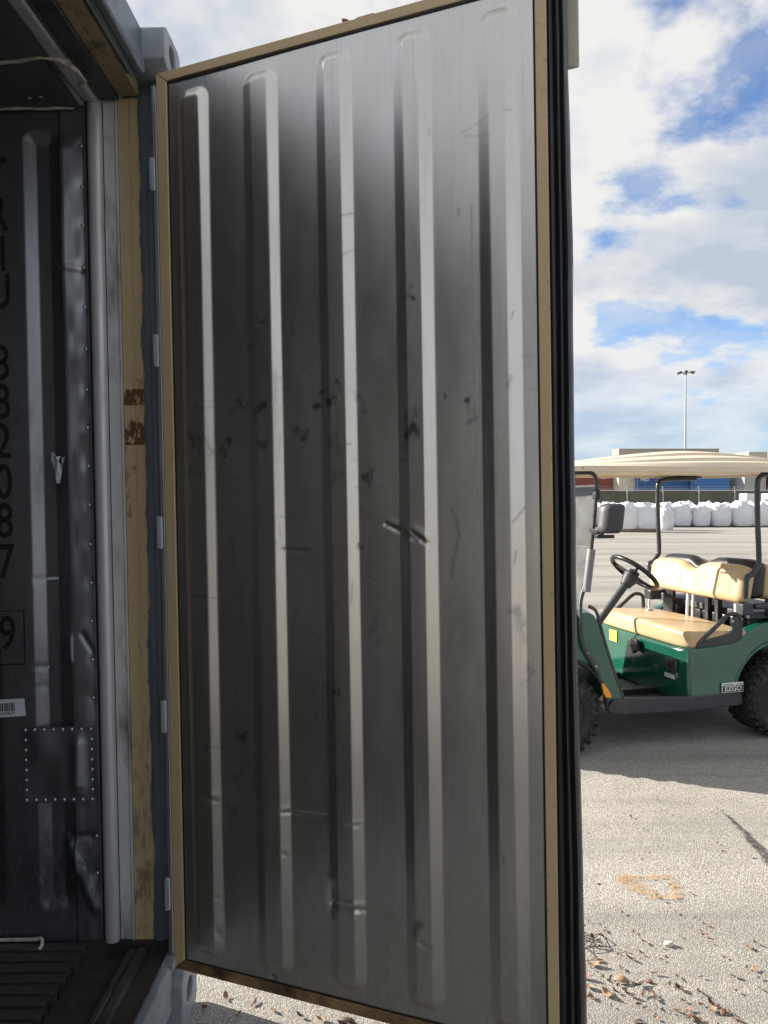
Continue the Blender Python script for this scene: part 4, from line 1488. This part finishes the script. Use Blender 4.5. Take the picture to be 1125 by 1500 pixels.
MB().dome((0.165, -0.006, 1.733), 0.006, (0, -1, 0)).dome((1.75, -0.006, 1.738), 0.006, (0, -1, 0)).build('roof_bolts', MAT['black_plastic'], cart)

# roof struts


def lo(b):
    return 0.018 if b < 0.5 else BW - 0.018


for b in (0.055, BW - 0.055):
    MB().tube([(0.08, b + (0.03 if b < 0.5 else -0.03), 1.704), (0.22, b, 1.708), (0.268, b, 1.700), (0.290, b, 1.665), (0.292, b, 1.59), (0.257, b, 1.25), (0.222, b, 1.05), (0.186, b, 0.93), (0.164, lo(b), 0.80), (0.170, lo(b), 0.72),
               (0.188, lo(b), 0.655), (0.235, lo(b), 0.57), (0.288, lo(b), 0.485)], 0.0125, 10, smooth=4).build('windshield_strut', MAT['tube'], cart, smooth=True)
    MB().tube([(1.80, b, 1.712), (1.60, b, 1.710), (1.52, b, 1.705), (1.472, b, 1.685), (1.455, b, 1.63), (1.457, b, 1.40), (1.468, b, 1.15), (1.452, b, 1.10), (1.415, b, 1.055), (1.375, b, 1.03), (1.39, b + (0.03 if b < .5 else -0.03), 0.90)], 0.017, 10, smooth=4).build(
        'roof_strut', MAT['tube'], cart, smooth=True)
for b_ in ((1.62, 1.84, BW - 0.085, BW - 0.02), (1.50, 1.80, 0.02, 0.09)):
    MB().box(*b_, 1.7155, 1.728).build('strut_bracket', MAT['black_plastic'], cart, bevel=0.004)
MB().tube([(0.257, 0.052, 1.243), (0.222, 0.052, 0.985)], 0.0245, 14).build('strut_sleeve', MAT['sleeve'], cart, smooth=True)
MB().box(0.273, 0.305, 0.03, 0.075, 1.545, 1.605).build('strut_clamp', MAT['black_plastic'], cart, bevel=0.006)
sg = MB()
sg.box(0.0, 0.15, -0.016, 0.0, -0.014, 0.014, Matrix.Translation((0.185, 0.028, 0.655)) @ Matrix.Rotation(R(58), 4, 'Y'))
fb2 = sg.build('strut_foot', MAT['tube'], cart, bevel=0.004)
MB().dome((0.21, 0.011, 0.618), 0.009, (0, -1, 0)).dome((0.262, 0.011, 0.535), 0.009, (0, -1, 0)).build('foot_bolts', MAT['silver'], fb2, smooth=True, angle=0)

# windshield: two acrylic halves
for z0, z1, o in ((1.255, 1.625, 0.0), (0.87, 1.25, 0.0)):
    a = lambda z: 0.268 + (z - 1.25) * 0.09 if z > 1.24 else 0.268 - (1.24 - z) * 0.24
    MB().add([(a(z) + d, b, z) for d in (0, 0.005) for b in (0.085, BW - 0.085) for z in (z0, z1)],
             [(0, 1, 3, 2), (4, 6, 7, 5), (0, 4, 5, 1), (2, 3, 7, 6), (0, 2, 6, 4), (1, 5, 7, 3)]).build('windshield_pane', MAT['acrylic'], cart)
MB().tube([(0.304, 0.085, 1.63), (0.304, BW - 0.085, 1.63)], 0.006, 8).build('windshield_trim', MAT['white'], cart)

# mirror
cushion('mirror', 0.228, 0.368, -0.125, -0.045, 1.345, 1.520, 0.034, MAT['dark_plastic'], lambda a, b, z: (a + 0.012 * (z - 1.42) / 0.1, b - 0.03 * (1 - ((a - 0.31) / 0.08) ** 2) * (b < -0.09), z), n=14)
MB().box(0.215, 0.33, -0.085, -0.05, 1.315, 1.335).box(0.235, 0.275, -0.05, 0.045, 1.345, 1.37).tube([(0.262, 0.055, 1.34), (0.262, -0.07, 1.345)], 0.010).build('mirror_bracket', MAT['black_plastic'], cart, bevel=0.004)

# steering
cxw, czw, bw = 0.735, 1.062, 0.33
tilt = R(48)
ax = Vector((-math.sin(R(42)), 0, -math.cos(R(42))))
ax = Vector((-0.64, 0, -0.77)).normalized()
e1 = Vector((0, 1, 0))
e2 = ax.cross(e1).normalized()
C0 = Vector((cxw, bw, czw))
ring = [C0 + (e1 * math.cos(2 * math.pi * k / 40) + e2 * math.sin(2 * math.pi * k / 40)) * 0.165 for k in range(41)]
sw = MB().tube(ring, 0.0155, 10, cap=False)
sw = sw.build('steering_wheel', MAT['black_plastic'], cart, smooth=True)
spk = MB()
for an in (0, 120, 240):
    d = e1 * math.cos(R(an + 90)) + e2 * math.sin(R(an + 90))
    spk.tube([C0 + ax * 0.02, C0 + ax * 0.012 + d * 0.09, C0 + d * 0.158], 0.011, 8, smooth=4)
spk.tube([C0 - ax * 0.006, C0 + ax * 0.06], 0.036, 14)
spk.build('wheel_spokes', MAT['black_plastic'], sw, smooth=True)
MB().tube([C0 + ax * 0.03, C0 + ax * 0.06, C0 + ax * 0.11], [0.055, 0.05, 0.035], 14).tube([C0 + ax * 0.08, C0 + ax * 0.43], 0.024, 12).build('steering_column', MAT['dark_plastic'], cart, smooth=True, angle=40)

# small things on the seat front
sk = MB().prism([(0.30, 0.555), (0.42, 0.555), (0.42, 0.525), (0.37, 0.50), (0.34, 0.51), (0.30, 0.525)], 0.872, 0.913, 'x')
sk = MB()
sk.box(0.885, 0.915, 0.53, 0.63, 0.50, 0.565)
dirsw = sk.build('direction_switch', MAT['dark_plastic'], cart, bevel=0.01)
MB().prism([(0.50, 0.575), (0.55, 0.575), (0.58, 0.535), (0.57, 0.505), (0.54, 0.47), (0.51, 0.495), (0.48, 0.50)], 0.862, 0.884, 'x').build('switch_knob', MAT['black_plastic'], dirsw, bevel=0.006)
rc = MB().box(0.893, 0.907, 0.115, 0.225, 0.43, 0.515)
rc = rc.build('charge_socket', MAT['dark_plastic'], cart, bevel=0.006)
MB().box(0.886, 0.892, 0.14, 0.20, 0.445, 0.50).build('socket_cover', MAT['black_plastic'], rc, bevel=0.003)
MB().box(0.899, 0.905, 0.14, 0.24, 0.385, 0.412).build('white_sticker', MAT['white'], cart)
MB().box(0.899, 0.905, 0.80, 0.90, 0.50, 0.58).build('warning_sticker', MAT['yellow'], cart)
pd = MB()
pd.tube([(0.40, 0.30, 0.42), (0.50, 0.30, 0.40), (0.56, 0.30, 0.36)], 0.010, 6)
pd.box(-0.05, 0.05, -0.04, 0.04, -0.008, 0.008, Matrix.Translation((0.57, 0.30, 0.36)) @ Matrix.Rotation(R(55), 4, 'Y'))
pd.build('brake_pedal', MAT['black_plastic'], cart, bevel=0.004)
# ------------------------------------------------------------------ far side of the yard
MAT['screen'] = pbr('dark_green_screen', (0.12, 0.115, 0.085), 0.8, 0, 0.25, 0.6, dirt=((0.07, 0.07, 0.05), 0.3, 1.5))
MAT['galv_far'] = pbr('galvanised_post', (0.55, 0.56, 0.56), 0.45, 0.3, 0.1, 3)
MAT['mast'] = pbr('mast_steel', (0.30, 0.32, 0.34), 0.45, 0.4, 0.1, 1)
MAT['bag'] = pbr('white_woven_bag', (0.74, 0.75, 0.76), 0.6, 0, 0.08, 3, 0.3, 18)
MAT['timber'] = pbr('weathered_pallet', (0.24, 0.17, 0.11), 0.8, 0, 0.3, 6)
MAT['block'] = pbr('pale_block', (0.66, 0.65, 0.62), 0.7, 0, 0.12, 3, 0.2, 20, ((0.4, 0.39, 0.37), 0.2, 4))


def paint(n, c, d=0.22):
    return pbr(n, c, 0.5, 0, 0.12, 0.8, dirt=((c[0] * 0.5 + 0.05, c[1] * 0.5 + 0.035, c[2] * 0.5 + 0.02), d, 1.6))


MAT['c_red'] = paint('brick_red_container', (0.20, 0.045, 0.035))
MAT['c_blue'] = paint('dark_blue_container', (0.025, 0.085, 0.23))
MAT['c_blue2'] = paint('mid_blue_container', (0.04, 0.15, 0.40))
MAT['c_beige'] = paint('beige_container', (0.42, 0.37, 0.28))
MAT['c_cream'] = paint('cream_container', (0.66, 0.60, 0.46))
MAT['c_grey'] = paint('grey_container', (0.36, 0.37, 0.35))
MAT['c_green'] = paint('pale_green_container', (0.30, 0.42, 0.33))
MAT['c_rust'] = paint('rust_red_container', (0.24, 0.06, 0.04))
MAT['red_letters'] = pbr('red_lettering', (0.5, 0.03, 0.03), 0.5)
MAT['white_letters'] = pbr('white_lettering', (0.65, 0.65, 0.65), 0.5)


def far_container(x, y, level, length, mat, label, along='x', marks=None, h=2.66, w=2.438, group='containers stacked beyond the fence'):
    """x, y: lower left corner nearest the camera"""
    t = empty('shipping_container', (x + (length if along == 'x' else w) / 2, y + (w if along == 'x' else length) / 2, level * 2.67),
              (0, 0, 0 if along == 'x' else R(90)))
    tag(t, label, 'container', group)
    L2, W2 = length / 2, w / 2
    body = MB()
    n = int(length / 0.278)
    pts = []
    for k in range(n):
        x0 = -L2 + 0.16 + (length - 0.32) * k / n
        p = (length - 0.32) / n
        pts += [(x0, 0.0), (x0 + p * 0.26, 0.0), (x0 + p * 0.5, 0.036), (x0 + p * 0.76, 0.036)]
    pts.append((L2 - 0.16, 0.0))
    for s in (-1, 1):
        v = [(px, s * (W2 - 0.02 - d), z) for px, d in pts for z in (0.16, h - 0.10)]
        body.add(v, [(2 * i, 2 * i + 1, 2 * i + 3, 2 * i + 2) for i in range(len(pts) - 1)])
    for s in (-1, 1):
        m = 9
        ep = []
        for k in range(m):
            y0 = -W2 + 0.16 + (w - 0.32) * k / m
            p = (w - 0.32) / m
            ep += [(y0, 0.0), (y0 + p * 0.26, 0.0), (y0 + p * 0.5, 0.045), (y0 + p * 0.76, 0.045)]
        ep.append((W2 - 0.16, 0.0))
        if s > 0:
            body.add([(s * (L2 - 0.03 - d), py, z) for py, d in ep for z in (0.16, h - 0.12)], [(2 * i, 2 * i + 1, 2 * i + 3, 2 * i + 2) for i in range(len(ep) - 1)])
    body.add([(sx * (L2 - 0.05), sy * (W2 - 0.05), zz) for zz in (h - 0.03, 0.12) for sx, sy in ((-1, -1), (1, -1), (1, 1), (-1, 1))], [(0, 1, 2, 3), (4, 5, 6, 7)])
    body.build('body', mat, t)
    fr = MB()
    for sx in (-1, 1):
        for sy in (-1, 1):
            fr.box(sx * L2 - (0.16 if sx > 0 else 0), sx * L2 + (0.16 if sx < 0 else 0), sy * W2 - (0.16 if sy > 0 else 0), sy * W2 + (0.16 if sy < 0 else 0), 0.0, h)
    for sy in (-1, 1):
        y0, y1 = sorted((sy * W2, sy * (W2 - 0.07)))
        fr.box(-L2 + 0.161, L2 - 0.161, y0, y1, h - 0.11, h - 0.002)
        fr.box(-L2 + 0.161, L2 - 0.161, y0, y1, 0.01, 0.165)
    for sx in (-1, 1):
        x0, x1 = sorted((sx * L2, sx * (L2 - 0.08)))
        fr.box(x0, x1, -W2 + 0.161, W2 - 0.161, h - 0.13, h - 0.002)
        fr.box(x0, x1, -W2 + 0.161, W2 - 0.161, 0.01, 0.17)
    fr.build('frame', mat, t)
    for sy in (-1, 1):                                     # doors at the -x end
        y0, y1 = sorted((sy * 0.012, sy * (W2 - 0.165)))
        d = MB().box(-L2 + 0.03, -L2 + 0.075, y0, y1, 0.175, h - 0.14)
        for zz in (0.55, 1.05, 1.55, 2.05):
            d.box(-L2 + 0.018, -L2 + 0.029, y0 + 0.05, y1 - 0.05, zz - 0.14, zz + 0.14)
        do = d.build('door', mat, t)
        bars = MB()
        for q in (0.28, 0.72):
            yy = y0 + (y1 - y0) * q
            bars.tube([(-L2 - 0.012, yy, 0.1), (-L2 - 0.012, yy, h - 0.06)], 0.022, 6)
        bars.build('lock_bars', MAT['galv_far'], do)
    if marks:
        for (txt, px_, pz, size, where, mm) in marks:
            o = text_mesh('marking', txt, size, mm, t, 0.004, 0.01, ('LEFT', 'BOTTOM_BASELINE'))
            if where == 'side':
                o.location = (px_, -W2 + 0.008, pz)
                o.rotation_euler = (R(90), 0, 0)
            else:
                o.location = (-L2 + 0.012, px_, pz)
                o.rotation_euler = (R(90), 0, R(-90))
    return t


FT40, FT20 = 12.19, 6.06
far_container(15.4, 86.4, 0, FT40, MAT['c_red'], 'brick red container at ground level below the other red one, behind the fence')
far_container(15.4, 86.4, 1, FT40, MAT['c_red'], 'brick red container on the second tier, left of the cream end', marks=[('8410372\n45G1', 9.9 - 6.1 + 1.0, 1.65, 0.34, 'side', MAT['white_letters'])])
far_container(28.0, 84.8, 0, FT20, MAT['c_cream'], 'cream container at ground level under the cream end, behind the fence', 'y')
far_container(28.0, 84.8, 1, FT20, MAT['c_cream'], 'narrow cream container end between the red and the blue containers', 'y')
far_container(30.55, 86.4, 0, FT40, MAT['c_grey'], 'grey container at ground level under the long dark blue one')
far_container(29.95, 83.9, 1, FT40 * 0 + FT20, MAT['c_blue'], 'dark blue container right of the cream end', marks=[('RDF\nMSD', -2.7, 1.3, 0.5, 'side', MAT['white_letters'])])
far_container(29.95, 83.9, 0, FT20, MAT['c_blue'], 'dark blue container at ground level under the left dark blue one')
far_container(30.55, 86.4, 1, FT40, MAT['c_blue'], 'long dark blue container on the second tier behind the others')
far_container(28.55, 86.42, 2, FT40, MAT['c_beige'], 'long beige container on the top tier with red lettering at its end', marks=[('HAMB', 1.0, 1.5, 0.62, 'end', MAT['red_letters']), ('SUD', 1.0, 0.8, 0.62, 'end', MAT['red_letters'])])
far_container(36.15, 82.6, 1, FT20 * 0.66, MAT['c_blue2'], 'brighter blue short container at the right end of the blue row')
far_container(36.15, 82.6, 0, FT20 * 0.66, MAT['c_grey'], 'grey short container at ground level under the bright blue one')
for lv, m, lb in ((0, MAT['c_grey'], 'grey container at ground level behind the white blocks'), (1, MAT['c_green'], 'pale green container set back behind the grey door end')):
    far_container(40.9, 86.0, lv, FT20, m, lb, 'y')
for lv, m, lb in ((0, MAT['c_grey'], 'grey container door end at ground level, below the other grey doors'), (1, MAT['c_grey'], 'grey container showing its door end, beside the rust red one')):
    far_container(41.1, 81.0, lv, 2.99, m, lb, 'y')
for lv, m, lb in ((0, MAT['c_rust'], 'rust red container at ground level, rightmost behind the fence'), (1, MAT['c_rust'], 'rust red container door end, second tier at far right')):
    far_container(43.8, 81.0, lv, FT20, m, lb, 'y')
for lv in (0, 1):
    far_container(47.2, 92.0, lv, FT40, MAT['c_beige'], ('beige container at ground level holding up the cream one', 'beige container on the second tier under the cream one')[lv], 'y')
far_container(47.2, 92.0, 2, FT40, MAT['c_cream'], 'cream container on the top tier with sunlit ribbed side', 'y')

# fence with its screen -----------------------------------------------------
fence = empty('chain_link_fence', (14.6, 58.0, 0))
tag(fence, 'chain link fence covered in dark green screen with barbed wire arms, behind the white bags', 'fence')
pt = MB().tube([(0, 0, 0), (0, 0, 2.44)], 0.045, 8)
post = None
bays = 10
for k in range(bays + 1):
    if k == 0:
        p = pt.build('post', MAT['galv_far'], fence, smooth=True)
        a = MB().tube([(0, -0.01, 2.43), (-0.10, -0.16, 2.60), (-0.16, -0.26, 2.76)], 0.032, 6).build('barb_arm', MAT['galv_far'], p)
        post, arm = p, a
        p.location = (-0.6, 0, 0)
    else:
        p = copy_tree(post, fence)
        p.location = (-0.6 + 2.93 * k, 0, 0)
for k in range(bays):
    x0 = -0.6 + 2.93 * k
    s = MB()
    nx = 18
    s.add([(x0 + 0.05 + 2.83 * i / nx, 0.06 + 0.018 * math.sin(i * 1.1 + k) * (1 - abs(z - 1.2)), z) for i in range(nx + 1) for z in (0.05, 0.85, 1.65, 2.40)],
          [(i * 4 + j, i * 4 + j + 1, (i + 1) * 4 + j + 1, (i + 1) * 4 + j) for i in range(nx) for j in range(3)])
    s.build('screen_panel', MAT['screen'], fence, smooth=True, angle=0)
MB().tube([(-0.6, 0, 2.44), (-0.6 + 2.93 * bays, 0, 2.44)], 0.032, 8).build('top_rail', MAT['galv_far'], fence)
for d in ((-0.045, 2.53), (-0.16, 2.60), (-0.26, 2.75)):
    MB().tube([(-0.6, d[0], d[1]), (-0.6 + 2.93 * bays, d[0], d[1])], 0.008, 4).build('barbed_wire', MAT['galv_far'], fence)

# bulk bags -------------------------------------------------------------------


def bag_mesh(seed, w=1.12, h=1.12, fill=0.22):
    m = MB()
    rnd = random.Random(seed)
    o = Vector((seed * 3.1, 0, 0))
    nu, nv = 36, 22
    v, f = [], []
    for j in range(nv + 1):
        t = j / nv
        for i in range(nu):
            a = 2 * math.pi * i / nu
            c, s = math.cos(a), math.sin(a)
            e = 0.30 + 0.35 * max(0, (t - 0.55) / 0.45)
            sx = math.copysign(abs(c) ** (e * 2 if e < 0.5 else 1), c)
            sy = math.copysign(abs(s) ** (e * 2 if e < 0.5 else 1), s)
            if t < 0.62:
                z = h * t / 0.62
                r = w / 2 * (0.93 + 0.09 * math.sin(math.pi * min(1, t / 0.62)))
            else:
                q = (t - 0.62) / 0.38
                z = h + fill * math.sin(q * math.pi / 2) * (1 - 0.15 * q)
                r = w / 2 * 0.95 * (1 - q) ** 0.55
            p = Vector((r * sx, r * sy, z))
            cr = mnoise.noise(p * 3.2 + o) * 0.06 + mnoise.noise(p * 8 + o) * 0.035 + abs(mnoise.noise(Vector((c * 5, s * 5, z * 2)) + o)) * 0.03
            k = 0.45 + 1.1 * max(0, min(1, (z - 0.75 * h) / (0.3 * h)))
            if z < 0.08:
                k *= 0.3
            v.append((p.x + sx * cr * k, p.y + sy * cr * k, max(0.0, p.z + cr * k * (1.6 if z > 0.9 * h else 0.3))))
    for j in range(nv):
        for i in range(nu):
            i2 = (i + 1) % nu
            f.append((j * nu + i, j * nu + i2, (j + 1) * nu + i2, (j + 1) * nu + i))
    f.append(tuple(range(nu))[::-1])
    m.add(v, f)
    return m


protos = []
for s in range(4):
    b = bag_mesh(s + 1, 1.14, (1.02, 1.08, 0.98, 1.04)[s], (0.34, 0.26, 0.30, 0.40)[s]).build('bulk_bag', MAT['bag'], smooth=True, angle=0)
    lp = MB()
    for sx in (-1, 1):
        for sy in (-1, 1):
            lp.tube([(sx * 0.50, sy * 0.42, 0.92), (sx * 0.46, sy * 0.36, 1.16), (sx * 0.36, sy * 0.26, 1.22), (sx * 0.30, sy * 0.42, 1.12), (sx * 0.42, sy * 0.5, 0.93)], 0.022, 5, smooth=3)
    lp.build('lifting_loops', MAT['bag'], b, smooth=True)
    protos.append(b)
used = [False] * 4


def place_bag(i, x, y, z, rot, label, group, sc=1.0):
    if not used[i]:
        o = protos[i]
        used[i] = True
    else:
        o = copy_tree(protos[i])
    o.location = (x, y, z)
    o.rotation_euler = (0, 0, rot)
    o.scale = (sc, sc, sc)
    return tag(o, label, 'bulk bag', group)


def pallet(x, y, rot, label, group):
    p = empty('pallet', (x, y, 0), (0, 0, rot))
    tag(p, label, 'pallet', group)
    for k in range(5):
        MB().box(-0.58, 0.58, -0.56 + k * 0.255, -0.46 + k * 0.255, 0.118, 0.138).build('deck_board', MAT['timber'], p)
    for yy in (-0.5, 0, 0.5):
        MB().box(-0.58, 0.58, yy - 0.045, yy + 0.045, 0.02, 0.117).build('stringer', MAT['timber'], p)
    return p


rg = random.Random(11)
# three on pallets, nearer the camera
for i, (px, Y, lab) in enumerate(((12.25, 36.2, 'leftmost bulging white bag of the nearer pair standing on a pallet'), (13.32, 36.3, 'right white bag of the nearer pair, standing on a pallet'),)):
    place_bag((1, 2)[i], px, Y, 0.14, R((4, -6)[i]), lab, 'white bulk bags on the yard')
    pallet(px, Y, R((2, -2)[i]), ('wooden pallet under the leftmost nearer white bag', 'wooden pallet under the right bag of the nearer pair')[i], 'pallets under the nearer bags')
place_bag(3, 15.0, 38.4, 0.0, R(40), 'slumped white bag just behind the nearer pair, half hidden by the cart strut', 'white bulk bags on the yard')
ROW = 'white bulk bag in the long row along the far edge of the yard'
BACK = 'white bulk bag in the row behind the long front row, only its top showing'
FRONT = ['white bag of the long front row at its left end, behind the door gasket', 'white bag of the long front row seen through the windshield',
         'white bag of the long front row half hidden by the cart mirror', 'white bag of the long front row behind the left of the nearer pair',
         'white bag of the long front row behind the right of the nearer pair', 'white bag of the long front row just behind the cart middle roof strut',
         'first full white bag of the long front row, right of the cart middle strut', 'second full white bag of the long front row, right of the cart middle strut',
         'third full white bag of the long front row, before the left white block', 'white bag of the long front row in front of the left white block',
         'white bag of the long front row crossed by the cart rear strut', 'last white bag of the long front row, at the right picture edge']
for k in range(1, 13):
    x = 9.9 + 1.19 * k + rg.uniform(-0.06, 0.06)
    place_bag(rg.randrange(4), x, 43.6 + rg.uniform(-0.1, 0.1), 0.05, R(rg.uniform(-9, 9)) + R(90) * rg.randrange(4), FRONT[k - 1], 'bags of the long front row', rg.uniform(0.95, 1.12))
for k in range(12):
    x = 10.5 + 1.25 * k + rg.uniform(-0.1, 0.1)
    place_bag(rg.randrange(4), x, 45.1 + rg.uniform(-0.15, 0.15), 0.05, R(rg.uniform(-12, 12)) + R(90) * rg.randrange(4), BACK, 'bags of the row behind', rg.uniform(1.0, 1.15))
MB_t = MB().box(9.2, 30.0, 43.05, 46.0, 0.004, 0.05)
tp = MB_t.build('dark_base_sheet', MAT['black_gap'])  # black slab standing in for the dark line of shadow and pallets below the bags
tag(tp, 'long dark sheet standing in for the shadow and pallets under the white bag rows', 'sheet')

# white blocks behind the bags
for i, (x, lab) in enumerate(((24.25, 'left white block with a grey shaded front behind the bag row'), (25.75, 'right white block standing behind the bag row beside the cart strut'), (27.3, 'third white block, hidden partly by the frame edge'))):
    b = MB().box(x, x + 0.75, 47.5, 48.5, 0.0, 2.08).build('white_block', MAT['block'], bevel=0.03)
    tag(b, lab, 'block', 'white blocks behind the bags')

# high mast light
mast = empty('light_mast', (63.6, 150.0, 0))
tag(mast, 'tall grey light mast rising above the stacked containers', 'light mast')
MB().tube([(0, 0, 0), (0, 0, 28.6)], [0.24, 0.13], 12).build('mast_pole', MAT['mast'], mast, smooth=True)
# tube() takes one radius per point, so taper with sections
hd = MB()
for k in range(6):
    a = 2 * math.pi * k / 6 + 0.2
    hd.tube([(0, 0, 28.7), (1.1 * math.cos(a), 1.1 * math.sin(a), 28.75)], 0.06, 6)
hd.tube([(0, 0, 28.3), (0, 0, 29.2)], 0.25, 10)
hd.build('lamp_ring', MAT['dark_metal'], mast)
for k in range(6):
    a = 2 * math.pi * k / 6 + 0.2
    MB().box(-0.42, 0.42, -0.32, 0.32, -0.12, 0.14, Matrix.Translation((1.45 * math.cos(a), 1.45 * math.sin(a), 28.75)) @ Matrix.Rotation(a, 4, 'Z') @ Matrix.Rotation(R(12), 4, 'Y')).build(
        'lamp_head', MAT['dark_metal'], mast, bevel=0.05)
# ------------------------------------------------------------------ dead leaves, twigs and stones on the asphalt
MAT['leaf'] = pbr('dead_leaf_brown', (0.165, 0.095, 0.06), 0.65, 0, 0.35, 30, 0.2, 90)
MAT['leaf_dark'] = pbr('dead_leaf_dark', (0.09, 0.052, 0.033), 0.7, 0, 0.35, 30, 0.2, 90)
MAT['leaf_pale'] = pbr('dead_leaf_tan', (0.30, 0.19, 0.12), 0.6, 0, 0.3, 30, 0.2, 90)
MAT['stone_pale'] = pbr('pale_stone', (0.58, 0.54, 0.46), 0.7, 0, 0.15, 40, 0.3, 90)
rl = random.Random(21)


def leaf_mesh(seed):
    r = random.Random(seed)
    ln, wd = 1.0, r.uniform(0.40, 0.58)
    curl, cup = r.uniform(0.3, 0.9), r.uniform(0.2, 0.7)
    v, f = [], []
    n = 7
    for i in range(n):
        t = i / (n - 1)
        w = wd * math.sin(math.pi * (0.04 + 0.93 * t) ** 0.85) ** 0.8
        x = (t - 0.5) * ln
        zc = curl * 0.30 * (2 * t - 1) ** 2
        for s in (-1, -0.5, 0, 0.5, 1):
            v.append((x + 0.05 * r.uniform(-1, 1) * abs(s), s * w * 0.5, zc + cup * 0.45 * w * s * s + 0.03 * r.uniform(-1, 1)))
    for i in range(n - 1):
        for k in range(4):
            a = i * 5 + k
            f.append((a, a + 1, a + 6, a + 5))
    m = MB().add(v, f)
    m.tube([(-0.5, 0, curl * 0.30), (-0.62, 0.02, curl * 0.30 + 0.05), (-0.75, 0.06, curl * 0.36)], 0.018, 4)
    return m


lp = []
for s in range(8):
    o = leaf_mesh(s).build('dead_leaf', (MAT['leaf'], MAT['leaf_dark'], MAT['leaf_pale'], MAT['leaf'])[s % 4], smooth=True, angle=0)
    md = o.modifiers.new('thickness', 'SOLIDIFY')
    md.thickness = 0.02
    lp.append(o)
lu = [False] * len(lp)
LG = 'dead leaves scattered on the asphalt'


def put_leaf(x, y, size, i=None, label='small curled brown dead leaf lying on the sunlit asphalt near the door'):
    i = rl.randrange(len(lp)) if i is None else i
    if lu[i]:
        o = lp[i].copy()
        COL.objects.link(o)
    else:
        o = lp[i]
        lu[i] = True
    tip = rl.choice((0, 0, 0, 0, 0, 0, 0, math.pi))
    o.location = (x, y, ground_z(x) + (0.006 if tip == 0 else size * 0.36))
    o.rotation_euler = (tip + rl.uniform(-0.35, 0.35), rl.uniform(-0.3, 0.3), rl.uniform(0, 6.3))
    o.scale = (size, size, size)
    return tag(o, label, 'leaf', LG)


big = [((869, 1412), .062), ((876, 1405), .05), ((858, 1430), .06), ((862, 1444), .055), ((912, 1437), .075), ((938, 1443), .062), ((950, 1437), .04), ((890, 1455), .065), ((902, 1452), .04),
       ((922, 1457), .05), ((923, 1404), .045), ((910, 1417), .035), ((960, 1426), .035), ((992, 1431), .035), ((995, 1448), .048), ((1024, 1454), .04), ((1074, 1432), .042), ((1061, 1404), .025),
       ((1080, 1454), .025), ((1112, 1450), .03), ((934, 1494), .045), ((936, 1470), .035), ((942, 1456), .04), ((958, 1456), .035), ((990, 1480), .04), ((1008, 1480), .035), ((1012, 1490), .05),
       ((1020, 1494), .05), ((1042, 1472), .06), ((1046, 1480), .05), ((1060, 1484), .045), ((1078, 1494), .035), ((962, 1474), .03), ((1000, 1466), .03), ((884, 1431), .035), ((895, 1430), .03),
       ((886, 1362), .035), ((868, 1372), .04), ((928, 1365), .028), ((944, 1380), .03), ((952, 1383), .022), ((936, 1392), .03), ((990, 1338), .028), ((970, 1320), .03), ((982, 1298), .026),
       ((1028, 1366), .022), ((1040, 1382), .02), ((858, 1455), .05), ((866, 1458), .04), ((905, 1395), .03)]
PT = math.atan(15 / 1040)


def ground_at(x, y):
    rx, rz = (x - 562.5) / 1040, -(y - 750) / 1040
    ry, rz = math.cos(PT) + math.sin(PT) * rz, -math.sin(PT) + math.cos(PT) * rz
    t = -H / rz
    return rx * t, ry * t


for (p, s) in big:
    x, y = ground_at(*p)
    put_leaf(x, y, s * 0.66)
for k in range(80):
    x = rl.uniform(0.55, 1.5)
    y = 2.0 + abs(rl.gauss(0, 0.33))
    put_leaf(x, y, rl.uniform(0.010, 0.024))
for k in range(26):
    put_leaf(rl.uniform(0.6, 2.0), rl.uniform(2.4, 3.7), rl.uniform(0.010, 0.020))
for p, s in (((330, 1450), .03), ((372, 1458), .03), ((400, 1470), .025), ((300, 1465), .025), ((350, 1475), .02), ((440, 1480), .03), ((505, 1496), .05), ((512, 1490), .05), ((470, 1485), .03)):
    x, y = ground_at(*p)
    put_leaf(x, y, s)
tw = MB()
for k in range(9):
    a = rl.uniform(0, 6.28)
    L_ = rl.uniform(0.05, 0.11)
    c = Vector((0.683 + rl.uniform(-0.03, 0.03), 2.47 + rl.uniform(-0.04, 0.04), ground_z(0.683) + 0.003))
    tw.tube([c, c + Vector((math.cos(a) * L_ * 0.5, math.sin(a) * L_ * 0.5, rl.uniform(0.02, 0.05))), c + Vector((math.cos(a) * L_, math.sin(a) * L_, 0.0))], 0.0018, 4, smooth=4)
tag(tw.build('dry_twigs', MAT['leaf_dark'], smooth=True, angle=0), 'tangle of dry curled twigs on the asphalt beside the door gasket', 'twigs')
sm_ = MB()
x, y = ground_at(980, 1384)
v, f = [], []
for j in range(6):
    for i in range(9):
        a, b = 2 * math.pi * i / 9, math.pi * j / 5
        p = Vector((math.cos(a) * math.sin(b), math.sin(a) * math.sin(b), math.cos(b)))
        k = 1 + 0.3 * mnoise.noise(p * 1.7)
        v.append((x + p.x * 0.016 * k, y + p.y * 0.012 * k, ground_z(x) + 0.007 + p.z * 0.010 * k))
for j in range(5):
    for i in range(9):
        f.append((j * 9 + i, j * 9 + (i + 1) % 9, (j + 1) * 9 + (i + 1) % 9, (j + 1) * 9 + i))
sm_.add(v, f)
tag(sm_.build('pale_stone', MAT['stone_pale'], smooth=True), 'small white stone lying among the dead leaves', 'stone')
